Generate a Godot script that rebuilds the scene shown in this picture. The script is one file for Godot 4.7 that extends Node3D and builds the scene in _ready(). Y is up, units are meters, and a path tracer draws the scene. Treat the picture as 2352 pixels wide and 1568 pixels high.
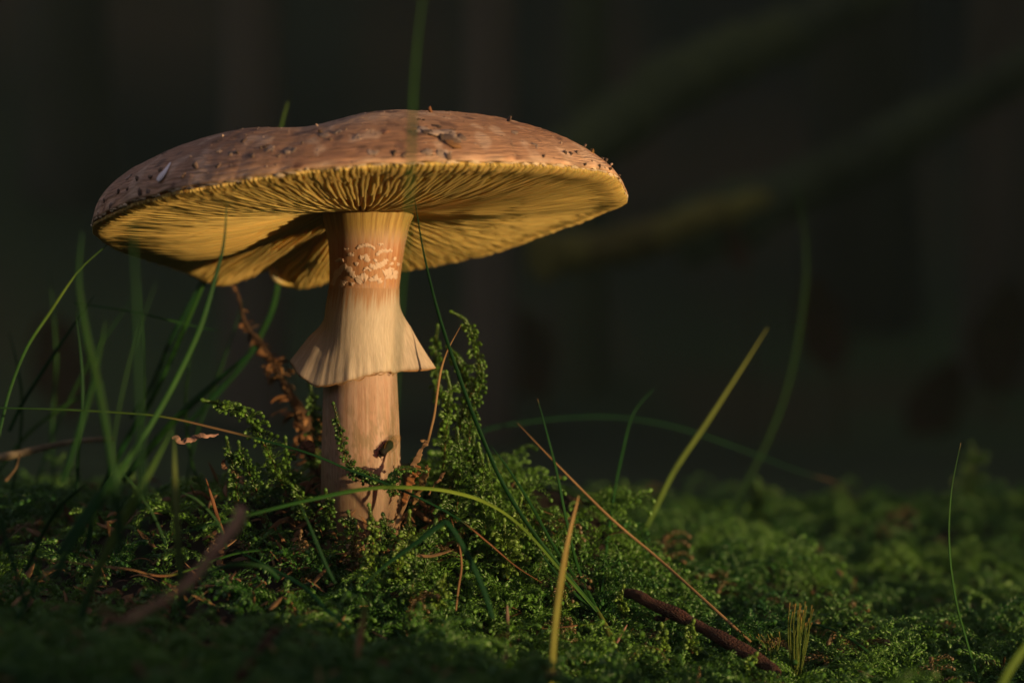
extends Node3D
# A mushroom on a mossy forest floor in low evening sun. Real size: metres, with most shapes laid out in millimetres.

const K := 0.105 / 550.0      # tangent of the view per layout unit
const D := 550.0              # camera to mushroom axis, mm
const CY := 46.8              # camera height, mm
const SX := -36.33            # mushroom axis x, mm
const CAP_R := 64.0
const MM := 0.001

var rng := RandomNumberGenerator.new()
var noise := FastNoiseLite.new()
var names := {}
var M := {}
var cap_spots := []           # [px, py, position mm, normal, z]

class Geo:
	var v := PackedVector3Array()
	var c := PackedColorArray()
	var u := PackedVector2Array()
	var i := PackedInt32Array()
	func vert(p: Vector3, col := Color.WHITE, uv := Vector2.ZERO) -> int:
		v.append(p); c.append(col); u.append(uv)
		return v.size() - 1
	func tri(a: int, b: int, d: int) -> void:
		i.append(a); i.append(b); i.append(d)
	func quad(a: int, b: int, d: int, e: int) -> void:
		tri(a, b, d); tri(a, d, e)
	func grid(first: int, rows: int, cols: int, wrap: bool) -> void:
		for r in rows - 1:
			for k in (cols if wrap else cols - 1):
				var k2 := (k + 1) % cols
				var a := first + r * cols + k
				var b := first + r * cols + k2
				quad(a, b, b + cols, a + cols)
	func mesh(origin := Vector3.ZERO) -> ArrayMesh:
		var n := PackedVector3Array()
		n.resize(v.size())
		for t in range(0, i.size(), 3):
			var a := i[t]
			var b := i[t + 1]
			var d := i[t + 2]
			var f := (v[d] - v[a]).cross(v[b] - v[a])
			n[a] += f; n[b] += f; n[d] += f
		for k in n.size():
			n[k] = n[k].normalized() if n[k].length_squared() > 0.0 else Vector3.UP
		var w := PackedVector3Array()
		w.resize(v.size())
		for k in v.size():
			w[k] = (v[k] - origin) * 0.001
		var arr := []
		arr.resize(Mesh.ARRAY_MAX)
		arr[Mesh.ARRAY_VERTEX] = w
		arr[Mesh.ARRAY_NORMAL] = n
		arr[Mesh.ARRAY_COLOR] = c
		arr[Mesh.ARRAY_TEX_UV] = u
		arr[Mesh.ARRAY_INDEX] = i
		var m := ArrayMesh.new()
		m.add_surface_from_arrays(Mesh.PRIMITIVE_TRIANGLES, arr)
		return m

# ---------------------------------------------------------------- small helpers
func at(px: float, py: float, z: float) -> Vector3:
	return Vector3((px - 1176.0) * K * (D - z), CY - (py - 784.0) * K * (D - z), z)

func numbered(called: String) -> String:
	var n: int = names.get(called, 0)
	names[called] = n + 1
	return called if n == 0 else "%s_%03d" % [called, n]

func tag(o: Node3D, label := "", category := "", group := "", kind := "") -> void:
	if label: o.set_meta("label", label)
	if category: o.set_meta("category", category)
	if group: o.set_meta("group", group)
	if kind: o.set_meta("kind", kind)

func thing(called: String, where_mm: Vector3, label: String, category: String, group := "") -> Node3D:
	var o := Node3D.new()
	o.name = numbered(called)
	add_child(o)
	o.position = where_mm * MM
	tag(o, label, category, group)
	return o

func obj(called: String, g: Geo, mat: Material, parent: Node3D = null, origin := Vector3.ZERO) -> MeshInstance3D:
	var o := MeshInstance3D.new()
	o.mesh = g.mesh(origin)
	o.material_override = null
	o.mesh.surface_set_material(0, mat)
	if parent:
		o.name = called
		parent.add_child(o, true)
	else:
		o.name = numbered(called)
		add_child(o)
		o.position = origin * MM
	return o

func part(called: String, m: Mesh, parent: Node3D) -> MeshInstance3D:
	var o := MeshInstance3D.new()
	o.mesh = m
	o.name = called
	parent.add_child(o, true)
	return o

func lin(r: float, g: float, b: float) -> Color:
	return Color(r, g, b).linear_to_srgb()

func mat(r: float, g: float, b: float, rough: float, back := 0.0, spec := 0.5, vcol := true) -> StandardMaterial3D:
	var m := StandardMaterial3D.new()
	m.albedo_color = lin(r, g, b)
	m.roughness = rough
	m.metallic_specular = spec
	m.vertex_color_use_as_albedo = vcol
	if back > 0.0:
		m.backlight_enabled = true
		m.backlight = Color(back, back, back).linear_to_srgb()
	return m

func noise_tex(freq: float, size: int, seed_: int, lo: float, hi: float, octaves := 4) -> NoiseTexture2D:
	var f := FastNoiseLite.new()
	f.seed = seed_
	f.frequency = freq
	f.fractal_octaves = octaves
	var t := NoiseTexture2D.new()
	t.width = size
	t.height = size
	t.seamless = true
	t.noise = f
	var g := Gradient.new()
	g.set_color(0, Color(lo, lo, lo))
	g.set_color(1, Color(hi, hi, hi))
	t.color_ramp = g
	return t

func catmull(pts: Array, n: int) -> PackedVector3Array:
	var out := PackedVector3Array()
	var last := pts.size() - 1
	for k in n + 1:
		var t := float(k) / n * last
		var s := mini(int(t), last - 1)
		var f := t - s
		var a: Vector3 = pts[maxi(s - 1, 0)]
		var b: Vector3 = pts[s]
		var c: Vector3 = pts[s + 1]
		var d: Vector3 = pts[mini(s + 2, last)]
		out.append(b.cubic_interpolate(c, a, d, f))
	return out

func table(tab: Array, x: float) -> float:
	# smooth interpolation of [x, y] pairs
	var n := tab.size()
	if x <= tab[0][0]: return tab[0][1]
	if x >= tab[n - 1][0]: return tab[n - 1][1]
	for k in n - 1:
		if x <= tab[k + 1][0]:
			var f: float = (x - tab[k][0]) / (tab[k + 1][0] - tab[k][0])
			return cubic_interpolate(tab[k][1], tab[k + 1][1], tab[maxi(k - 1, 0)][1], tab[mini(k + 2, n - 1)][1], f)
	return tab[n - 1][1]

func sweep(g: Geo, path: PackedVector3Array, wide: Callable, flat: float, face: Vector3, sides: int, color: Callable, lump := 0.0, twist := 0.0) -> void:
	# an elliptical section of half-width wide(t) swept along the path, closed at both ends
	var first := g.v.size()
	var n := path.size()
	for k in n:
		var t := float(k) / (n - 1)
		var tan_: Vector3 = (path[mini(k + 1, n - 1)] - path[maxi(k - 1, 0)]).normalized()
		var f := face.rotated(tan_, twist * t)
		var side := tan_.cross(f)
		side = side.normalized() if side.length() > 0.02 else Vector3.RIGHT
		var nor := side.cross(tan_)
		var w: float = wide.call(t)
		for s in sides:
			var a := TAU * s / sides
			var q := 1.0 + lump * noise.get_noise_3d(path[k].x * 6.0 + s * 31.0, path[k].y * 6.0, path[k].z * 6.0)
			var shade: Color = color.call(t)
			g.vert(path[k] + (side * cos(a) * w + nor * sin(a) * w * flat) * q, shade * (1.0 + 0.45 * noise.get_noise_3d(path[k].x * 12.0 + s * 90.0, path[k].y * 12.0, s * 70.0)), Vector2(float(s) / sides, t))
	g.grid(first, n, sides, true)
	for e in 2:
		var c := g.vert(path[0 if e == 0 else n - 1], color.call(float(e)), Vector2(0.5, e))
		var r := first if e == 0 else first + (n - 1) * sides
		for s in sides:
			if e == 0: g.tri(c, r + (s + 1) % sides, r + s)
			else: g.tri(c, r + s, r + (s + 1) % sides)

# ---------------------------------------------------------------- ground
const GROUND := [
	[830, 1215, 0], [740, 1235, 8], [920, 1240, 10], [600, 1150, -6], [560, 1050, -14], [500, 1120, -20], [680, 1130, -16], [640, 1010, -24],
	[1060, 1060, -14], [1090, 980, -20], [1130, 1170, -8], [1010, 1140, -12], [1230, 1250, 0], [1190, 1180, -10], [1100, 1300, 14], [960, 1290, 18], [850, 1300, 24], [700, 1290, 18],
	[560, 1270, 12], [1350, 1400, 20], [1300, 1490, 28], [1150, 1480, 38], [1000, 1440, 40], [1500, 1470, 22], [1700, 1530, 22], [1600, 1390, 0], [1450, 1270, -88],
	[1900, 1450, 4], [2200, 1510, 8], [2350, 1440, -20], [2300, 1350, -110], [2000, 1260, -176], [1700, 1210, -187], [1500, 1185, -209], [2250, 1150, -275], [1900, 1145, -275], [1700, 1155, -275],
	[2370, 1110, -308], [1380, 1205, -209], [1280, 1215, -132], [1150, 1210, -198], [900, 1205, -90],
	[400, 1210, -40], [200, 1160, -60], [50, 1130, -60], [300, 1290, 20], [100, 1330, 30], [450, 1340, 40], [700, 1210, -60],
	[1070, 1500, 115], [850, 1480, 95], [600, 1440, 80], [300, 1440, 100], [0, 1420, 110], [1400, 1590, 80], [1700, 1640, 70], [2300, 1640, 65], [1300, 1640, 150], [800, 1560, 160], [300, 1540, 160],
]
var ground_points := []

func ground(x: float, z: float) -> float:
	# height of the soil under the moss, mm
	var sum := 0.0
	var w := 0.0
	for p in ground_points:
		var d2: float = (p.x - x) * (p.x - x) + (p.z - z) * (p.z - z)
		var e := exp(-d2 / 420.0) + 1e-5 * exp(-d2 / 8000.0)
		sum += e * p.y
		w += e
	var h := sum / w if w > 1e-20 else -35.0
	var back := smoothstep(-290.0, -400.0, z)
	var front := smoothstep(175.0, 260.0, z)
	var side := smoothstep(190.0, 300.0, absf(x))
	h = lerpf(h - 6.0, -34.0, maxf(maxf(back, front), side))
	h += 2.2 * noise.get_noise_2d(x * 3.0, z * 3.0)
	var across := -cos(deg_to_rad(SUN_AZ)) * x + sin(deg_to_rad(SUN_AZ)) * z
	var along := sin(deg_to_rad(SUN_AZ)) * x + cos(deg_to_rad(SUN_AZ)) * z
	# a hummock to the right front, out of view, keeps the sun off the low moss at left
	h += 62.0 * smoothstep(58.0, 110.0, across) * smoothstep(300.0, 240.0, across) * smoothstep(205.0, 270.0, along) * smoothstep(430.0, 340.0, along)
	var far := Vector2(x, z).length() * MM
	if far > 0.4:
		var sun_off := absf(wrapf(atan2(x, z) - deg_to_rad(SUN_AZ), -PI, PI))
		var open := smoothstep(deg_to_rad(22.0), deg_to_rad(48.0), sun_off)
		h += open * (smoothstep(1.6, 6.5, far) * 2600.0 + smoothstep(5.0, 40.0, far) * 5000.0)
		h += smoothstep(-430.0, -950.0, across) * smoothstep(350.0, 900.0, along) * 1300.0
		h += smoothstep(0.6, 3.0, far) * (220.0 * noise.get_noise_2d(x * 0.02, z * 0.02) * open + 60.0 * noise.get_noise_2d(x * 0.11, z * 0.11) * open) - 40.0 * smoothstep(0.5, 2.0, far)
	return h

func axis_steps(fine_lo: float, fine_hi: float, step: float, reach: float) -> PackedFloat32Array:
	var out := PackedFloat32Array()
	var x := fine_lo
	while x <= fine_hi:
		out.append(x); x += step
	var g := step
	while x < reach:
		out.append(x)
		g *= 1.16
		x += g
	out.append(reach)
	x = fine_lo - step
	g = step
	while x > -reach:
		out.insert(0, x)
		g *= 1.16
		x -= g
	out.insert(0, -reach)
	return out

func build_ground() -> void:
	var xs := axis_steps(-220, 240, 6.0, 60000)
	var zs := axis_steps(-400, 220, 6.0, 60000)
	var g := Geo.new()
	for z in zs:
		for x in xs:
			var h := ground(x, z)
			var far := Vector2(x, z).length() * MM
			var n1 := noise.get_noise_3d(x * 0.035 + 900.0, h * 0.035, z * 0.035)
			var n2 := noise.get_noise_3d(x * 0.12, h * 0.12 + 300.0, z * 0.12)
			var soil := Color(0.022, 0.019, 0.012)
			var col := soil
			if far > 0.35:
				col = Color(0.030, 0.034, 0.022).lerp(Color(0.050, 0.080, 0.030), smoothstep(-0.05, 0.35, n1))
				col = col.lerp(Color(0.075, 0.042, 0.024), smoothstep(0.22, 0.45, n2) * 0.6)
				col = col.lerp(Color(0.008, 0.008, 0.008), smoothstep(0.1, 0.4, -n2 - n1))
			g.vert(Vector3(x, h, z), col, Vector2(x, z) * 0.01)
	g.grid(0, zs.size(), xs.size(), false)
	for k in range(0, g.i.size(), 3):
		var t := g.i[k]; g.i[k] = g.i[k + 1]; g.i[k + 1] = t
	var o := obj("forest_floor", g, M.soil)
	tag(o, "dark forest floor of soil and leaf mould rising to a bank behind", "", "", "structure")

# ---------------------------------------------------------------- moss
func leaf(g: Geo, base: Vector3, dir: Vector3, nor: Vector3, length: float, width: float, curl: float, col: Color) -> void:
	var side := dir.cross(nor).normalized() * width * 0.5
	var mid := base + dir * length * 0.48 + nor * length * 0.16
	var tip := base + dir * length * 0.95 - nor * length * curl
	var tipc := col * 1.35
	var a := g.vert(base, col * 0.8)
	var l := g.vert(mid + side + nor * width * -0.18, col)
	var c := g.vert(mid + nor * width * 0.12, col)
	var r := g.vert(mid - side + nor * width * -0.18, col)
	var t := g.vert(tip, tipc)
	g.tri(a, c, l); g.tri(a, r, c); g.tri(l, c, t); g.tri(c, r, t)

func moss_axis(g: Geo, path: PackedVector3Array, leaf_len: float, spacing: float, col: Color, bud := true) -> void:
	# a moss stem with leaves in a spiral; the tip is a tight bud
	var total := 0.0
	for k in path.size() - 1: total += path[k].distance_to(path[k + 1])
	var count := maxi(4, int(total / spacing))
	var a := rng.randf() * TAU
	for k in count:
		var t := float(k) / count
		var f := t * (path.size() - 1)
		var s := mini(int(f), path.size() - 2)
		var p := path[s].lerp(path[s + 1], f - s)
		var tan_ := (path[s + 1] - path[s]).normalized()
		var ref := Vector3.RIGHT if absf(tan_.x) < 0.8 else Vector3.UP
		var u := tan_.cross(ref).normalized()
		var w := tan_.cross(u)
		a += 2.399
		var rad := u * cos(a) + w * sin(a)
		var open := lerpf(0.95, 0.45, t) + rng.randf_range(-0.2, 0.2)
		var dir := (tan_ * cos(open) + rad * sin(open)).normalized()
		var nor := (rad * cos(open) - tan_ * sin(open)).normalized()
		var sz := leaf_len * (1.0 - 0.35 * t) * rng.randf_range(0.75, 1.2)
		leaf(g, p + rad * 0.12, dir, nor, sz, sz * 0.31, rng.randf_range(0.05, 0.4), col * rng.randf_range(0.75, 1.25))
	if bud:
		var e := path[path.size() - 1]
		var tn := (e - path[path.size() - 2]).normalized()
		var rf := Vector3.RIGHT if absf(tn.x) < 0.8 else Vector3.UP
		var uu := tn.cross(rf).normalized()
		var ww := tn.cross(uu)
		for k in 6:
			var an := TAU * k / 6.0
			var rd := uu * cos(an) + ww * sin(an)
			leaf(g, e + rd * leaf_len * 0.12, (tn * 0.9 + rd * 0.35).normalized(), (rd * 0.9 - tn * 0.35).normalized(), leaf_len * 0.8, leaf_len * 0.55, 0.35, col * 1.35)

func curl_path(start: Vector3, dir: Vector3, bend: Vector3, length: float, curl: float, n := 10) -> PackedVector3Array:
	var out := PackedVector3Array()
	var p := start
	var d := dir.normalized()
	var ax := d.cross(bend)
	ax = ax.normalized() if ax.length() > 0.01 else Vector3.FORWARD
	for k in n + 1:
		out.append(p)
		p += d * length / n
		d = d.rotated(ax, curl / n * (0.3 + 1.4 * k / n))
	return out

func moss_shoot(kind: int) -> Geo:
	var g := Geo.new()
	var col := Color(1, 1, 1)
	match kind % 4:
		0:   # upright with a hooked tip and short side branches
			var p := curl_path(Vector3(0, -4, 0), Vector3(0.1, 1, 0), Vector3(1, 0, 0.3), 15.0, 3.6, 14)
			moss_axis(g, p, 1.7, 0.15, col)
			for k in 5:
				var a := rng.randf() * TAU
				var q := p[2 + k]
				moss_axis(g, curl_path(q, Vector3(cos(a), 0.9, sin(a)), Vector3(cos(a), -0.6, sin(a)), rng.randf_range(4.5, 7.5), 2.6, 7), 1.35, 0.17, col)
		1:   # fat upright bud
			moss_axis(g, curl_path(Vector3(0, -4, 0), Vector3(0.05, 1, 0.05), Vector3(1, 0, 0), 13.0, 2.2, 12), 1.8, 0.14, col)
			for k in 3:
				var a := rng.randf() * TAU
				moss_axis(g, curl_path(Vector3(0, k * 1.5, 0), Vector3(cos(a), 1.0, sin(a)), Vector3(cos(a), -0.5, sin(a)), 8.0, 2.4, 7), 1.4, 0.17, col)
		2:   # feathery frond that arches over
			var p := curl_path(Vector3(0, -4, 0), Vector3(0.35, 1, 0), Vector3(1, 0, 0), 18.0, 1.9, 12)
			moss_axis(g, p, 1.4, 0.17, col)
			for k in 9:
				var s := -1.0 if k % 2 else 1.0
				moss_axis(g, curl_path(p[2 + k], Vector3(0.5, 0.35, s), Vector3(0.6, -1.0, s), rng.randf_range(3.5, 6.0), 2.2, 6), 1.15, 0.19, col)
		3:   # tight clump of little curled tips
			for k in 6:
				var a := rng.randf() * TAU
				moss_axis(g, curl_path(Vector3(cos(a), -3, sin(a)) * 1.2, Vector3(cos(a) * 0.5, 1, sin(a) * 0.5), Vector3(cos(a), 0, sin(a)), rng.randf_range(8.0, 12.0), 3.6, 10), 1.35, 0.17, col)
	return g

func build_moss() -> void:
	var root := thing("moss_carpet", Vector3.ZERO, "carpet of curled green moss shoots over the ground round the mushroom", "moss")
	root.set_meta("kind", "stuff")
	var kinds := 8
	var where := []
	var tint := []
	for k in kinds:
		where.append([])
		tint.append([])
	var r := RandomNumberGenerator.new()
	r.seed = 77
	var z := -370.0
	while z < 205.0:
		var d := D - z
		var half := 1176.0 * K * d + 22.0
		var step := 4.0 if z > -40.0 and z < 60.0 else (5.0 if z > -120.0 else 6.0)
		var x := -half
		while x < half:
			var px := x + r.randf_range(-1.0, 1.0) * step * 0.7
			var pz := z + r.randf_range(-1.0, 1.0) * step * 0.7
			x += step
			if Vector2(px - SX, pz).length() < 12.5:
				continue
			var patch := noise.get_noise_2d(px * 0.7 + 50.0, pz * 0.7)
			if patch < -0.30 and r.randf() < 0.7:
				continue
			var left := smoothstep(-42.0, -66.0, px) * smoothstep(-55.0, -25.0, pz) * smoothstep(120.0, 70.0, pz)
			if r.randf() < 0.68 * left:
				continue
			var h := ground(px, pz)
			var k := r.randi() % kinds
			var scale := r.randf_range(0.75, 1.35)
			var lean := Vector3(r.randf_range(-0.45, 0.45), 1.0, r.randf_range(-0.3, 0.55)).normalized()
			var b := Basis(Quaternion(Vector3.UP, lean)) * Basis(Vector3.UP, r.randf() * TAU)
			where[k].append(Transform3D(b.scaled(Vector3.ONE * scale), Vector3(px, h, pz) * MM))
			var hue := clampf(noise.get_noise_2d(px * 1.6, pz * 1.6 + 400.0) * 1.3 + r.randf_range(-0.25, 0.25), -0.5, 0.5)
			var c := Color(0.022, 0.098, 0.011).lerp(Color(0.092, 0.215, 0.021), 0.5 + hue)
			if r.randf() < 0.035: c = Color(0.13, 0.085, 0.03)
			tint[k].append(c)
		z += step
	for k in kinds:
		var m := moss_shoot(k).mesh()
		m.surface_set_material(0, M.moss)
		var mm := MultiMesh.new()
		mm.transform_format = MultiMesh.TRANSFORM_3D
		mm.use_colors = true
		mm.mesh = m
		mm.instance_count = where[k].size()
		for j in where[k].size():
			mm.set_instance_transform(j, where[k][j])
			mm.set_instance_color(j, tint[k][j])
		var o := MultiMeshInstance3D.new()
		o.multimesh = mm
		o.name = "moss_shoots"
		root.add_child(o, true)
		tag(o, "", "", "", "stuff")

func sprig(label: String, pts: Array, leaf_len: float, spacing: float, branch: float, col: Color, group := "moss stems standing above the carpet") -> void:
	# a single moss stem with its leaves and side branches
	var world := []
	for p in pts: world.append(at(p[0], p[1], p[2]))
	var base: Vector3 = world[0]
	var path := catmull(world, pts.size() * 6)
	var t := thing("moss_stem", base, label, "moss stem", group)
	var s := Geo.new()
	sweep(s, path, func(q): return lerpf(0.35, 0.12, q), 1.0, Vector3(0, 0, 1), 5, func(_q): return Color(0.10, 0.055, 0.02))
	obj("stalk", s, M.plain, t, base)
	var g := Geo.new()
	moss_axis(g, path, leaf_len * 0.9, spacing * 0.72, col)
	obj("leaves", g, M.moss_leaf, t, base).set_meta("kind", "stuff")
	if branch > 0.0:
		var b := Geo.new()
		var n := int(path.size() * 0.8)
		for k in range(1, n):
			var tn := (path[k + 1] - path[k]).normalized()
			for e in 2:
				var a := rng.randf() * TAU
				var side := Vector3(cos(a), 0.1, sin(a) * 0.6)
				moss_axis(b, curl_path(path[k], tn * 0.6 + side, side + Vector3(0.3, -0.8, 0.3), branch * rng.randf_range(0.5, 1.2) * (1.1 - 0.6 * k / n), rng.randf_range(1.0, 2.8), 6), leaf_len * 0.78, spacing * 0.75, col * rng.randf_range(0.75, 1.15))
		obj("branches", b, M.moss_leaf, t, base).set_meta("kind", "stuff")

# ---------------------------------------------------------------- mushroom
const RIM_Y := [[-7.7, 81.9], [7.8, 82.3], [15.5, 85.0], [23.3, 86.2], [35.0, 86.6], [47.3, 86.6], [62.9, 86.4], [76.2, 85.8], [86.2, 85.2], [101.4, 83.5], [115.1, 81.7], [128.2, 79.9], [139.6, 78.1], [152.2, 76.2], [165.2, 75.0], [182.1, 73.4],
	[191.7, 71.6], [206.7, 69.6], [220.1, 66.4], [230.1, 63.0], [237.2, 64.8], [242.5, 67.4], [245.0, 67.0], [247.0, 63.2], [252.6, 62.6], [258.9, 64.6], [267.3, 66.0], [275.7, 67.4], [293.2, 70.5], [307.6, 74.2], [321.8, 77.9], [338.9, 80.9], [352.3, 81.9], [367.8, 82.3]]
const STEM_TOP := 77.6

func rim_y(deg: float) -> float:
	var a := deg_to_rad(deg)
	return table(RIM_Y, fposmod(deg + 7.7, 360.0) - 7.7) + 0.45 * noise.get_noise_2d(cos(a) * 210.0, sin(a) * 210.0)

func ang_bump(deg: float, centre: float, width: float) -> float:
	var d := wrapf(deg - centre, -180.0, 180.0) / width
	return exp(-d * d)

func cap_rim_r(deg: float) -> float:
	var a := deg_to_rad(deg)
	return CAP_R + 0.5 * noise.get_noise_2d(cos(a) * 90.0, sin(a) * 90.0) + 0.35 * noise.get_noise_2d(cos(a) * 500.0, sin(a) * 500.0) - 1.2 * ang_bump(deg, 243.5, 2.0)

func cap_top(deg: float, q: float) -> float:
	# height of the skin, q = r / R
	var a := deg_to_rad(deg)
	var x := cos(a) * q * CAP_R
	var z := sin(a) * q * CAP_R
	var base := lerpf(77.5, rim_y(deg), pow(q, 1.4))
	var lx := smoothstep(0.15, -0.9, cos(a)) * smoothstep(0.0, 0.5, q)
	var hgt := lerpf(21.3 + 1.5 * smoothstep(-25.0, 25.0, x), 18.6, lx)
	var h := base + hgt * pow(maxf(0.0, 1.0 - pow(q, lerpf(2.3, 3.3, lx))), lerpf(0.80, 0.52, lx))
	h -= 2.6 * exp(-pow((x + 10.0) / 9.0, 2.0)) * (1.0 - q * q)
	h += 0.5 * noise.get_noise_2d(x * 3.0, z * 3.0) * (1.0 - q)
	h += 0.14 * noise.get_noise_2d(x * 26.0, z * 26.0) + 0.15 * noise.get_noise_2d(deg * 5.0, q * 1900.0) * smoothstep(0.2, 0.6, q)
	return h

func gill_edge(deg: float, s: float) -> float:
	# height of the gills' free edge, s = 0 at the stem, 1 at the rim
	var y := lerpf(STEM_TOP, rim_y(deg) - 1.6, pow(s, 1.15))
	var hump := sin(PI * clampf(s, 0.0, 1.0))
	y -= 1.6 * hump
	y -= 4.6 * ang_bump(deg, 197.0, 22.0) * pow(hump, 0.8)
	y += 3.2 * ang_bump(deg, 226.0, 12.0) * pow(hump, 0.8)
	return y

func gill_depth(s: float) -> float:
	return 0.7 + 0.9 * pow(sin(PI * clampf(0.12 + 0.80 * s, 0.0, 1.0)), 0.8)

func cap_roof(deg: float, s: float, r: float) -> float:
	return minf(gill_edge(deg, s) + gill_depth(s) * lerpf(1.0, 0.55, smoothstep(0.75, 1.0, s)), cap_top(deg, r / CAP_R) - 1.1)

func build_cap(root: Node3D, base: Vector3) -> MeshInstance3D:
	var g := Geo.new()
	var cols := 720
	var tops := 70
	var rings := []
	for k in tops: rings.append([pow(float(k) / (tops - 1), 0.75), 0])
	for k in tops:
		var q0: float = lerpf(0.02, 1.0, rings[k][0])
		for c in cols:
			var deg := 360.0 * c / cols
			var a := deg_to_rad(deg)
			var rr := cap_rim_r(deg)
			var q := minf(q0, 0.9995)
			var x := cos(a) * q * rr
			var z := sin(a) * q * rr
			var y := cap_top(deg, q)
			# colour of the skin
			var n1 := noise.get_noise_2d(x * 1.6, z * 1.6 + 77.0)
			var n2 := noise.get_noise_3d(deg * 0.9, q * 190.0, 5.0)
			var n3 := noise.get_noise_2d(x * 9.0 + 300.0, z * 9.0)
			var col := Color(0.35, 0.20, 0.115).lerp(Color(0.42, 0.275, 0.175), clampf(0.5 + n1 * 1.2, 0.0, 1.0))
			col = col.lerp(Color(0.22, 0.105, 0.05), clampf(n2 * 1.4, 0.0, 0.5))
			col = col.lerp(Color(0.50, 0.36, 0.25), smoothstep(0.24, 0.42, n3) * 0.7)
			col = col.lerp(Color(0.13, 0.075, 0.05), smoothstep(0.30, 0.45, -n3) * 0.8)
			col = col.lerp(Color(0.55, 0.42, 0.28), smoothstep(0.985, 1.0, q0) * (0.25 + 0.8 * n3))
			g.vert(Vector3(x, y, z) + Vector3(SX, 0, 0), col, Vector2(deg / 360.0, q0))
	# the rim turns over into the roof that carries the gills
	for k in 4:
		for c in cols:
			var deg := 360.0 * c / cols
			var a := deg_to_rad(deg)
			var rr := cap_rim_r(deg)
			var tooth := 0.8 * noise.get_noise_2d(deg * 11.0, 3.0)
			var y0 := cap_top(deg, 0.9995)
			var r := rr
			var y := y0
			match k:
				0: r = rr + 0.15; y = y0 - 0.45
				1: r = rr - 0.15; y = y0 - 0.8 + tooth * 0.6
				2: r = rr - 0.9; y = y0 - 0.75 + tooth * 0.3
				3: r = rr - 1.5; y = y0 - 0.6
			g.vert(Vector3(cos(a) * r + SX, y, sin(a) * r), Color(0.36, 0.235, 0.14) if k < 1 else Color(0.44, 0.33, 0.20), Vector2(deg / 360.0, 1.0))
	var roof_rows := 16
	for k in roof_rows:
		var s := 1.0 - float(k) / (roof_rows - 1)
		for c in cols:
			var deg := 360.0 * c / cols
			var a := deg_to_rad(deg)
			var r := lerpf(6.0, CAP_R - 2.2, s)
			var y := cap_roof(deg, clampf((r - 11.0) / (CAP_R - 11.0), 0.0, 1.0), r)
			g.vert(Vector3(cos(a) * r + SX, y, sin(a) * r), Color(0.80, 0.545, 0.150), Vector2(deg / 360.0, 1.0))
	g.grid(0, tops + 4 + roof_rows, cols, true)
	var apex := g.vert(Vector3(SX, cap_top(0.0, 0.0), 0), Color(0.36, 0.22, 0.13), Vector2(0.5, 0))
	for c in cols: g.tri(apex, (c + 1) % cols, c)
	var o := obj("cap", g, M.cap, root, base)
	o.set_meta("label", "broad brown wrinkled cap with pale torn rim")
	var idx := 0
	for k in tops:
		for c in cols:
			if k > 10 and c < 360 and c % 2 == 0:
				var p := g.v[idx]
				var w := 1.0 / (K * (D - p.z))
				var e := (g.v[idx + cols] - p) if k < tops - 1 else Vector3.DOWN
				var f := (g.v[k * cols + (c + 4) % cols] - p)
				var nor := f.cross(e).normalized()
				if nor.y < 0.0: nor = -nor
				if nor.dot(Vector3(0, CY, D) - p) > 0.0:
					cap_spots.append([1176.0 + p.x * w, 784.0 - (p.y - CY) * w, p, nor])
			idx += 1
	return o

func on_cap(px: float, py: float) -> Array:
	var best := []
	var least := 1e9
	for s in cap_spots:
		var e: float = absf(s[0] - px) + absf(s[1] - py)
		if e < least:
			least = e
			best = s
	return best

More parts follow.
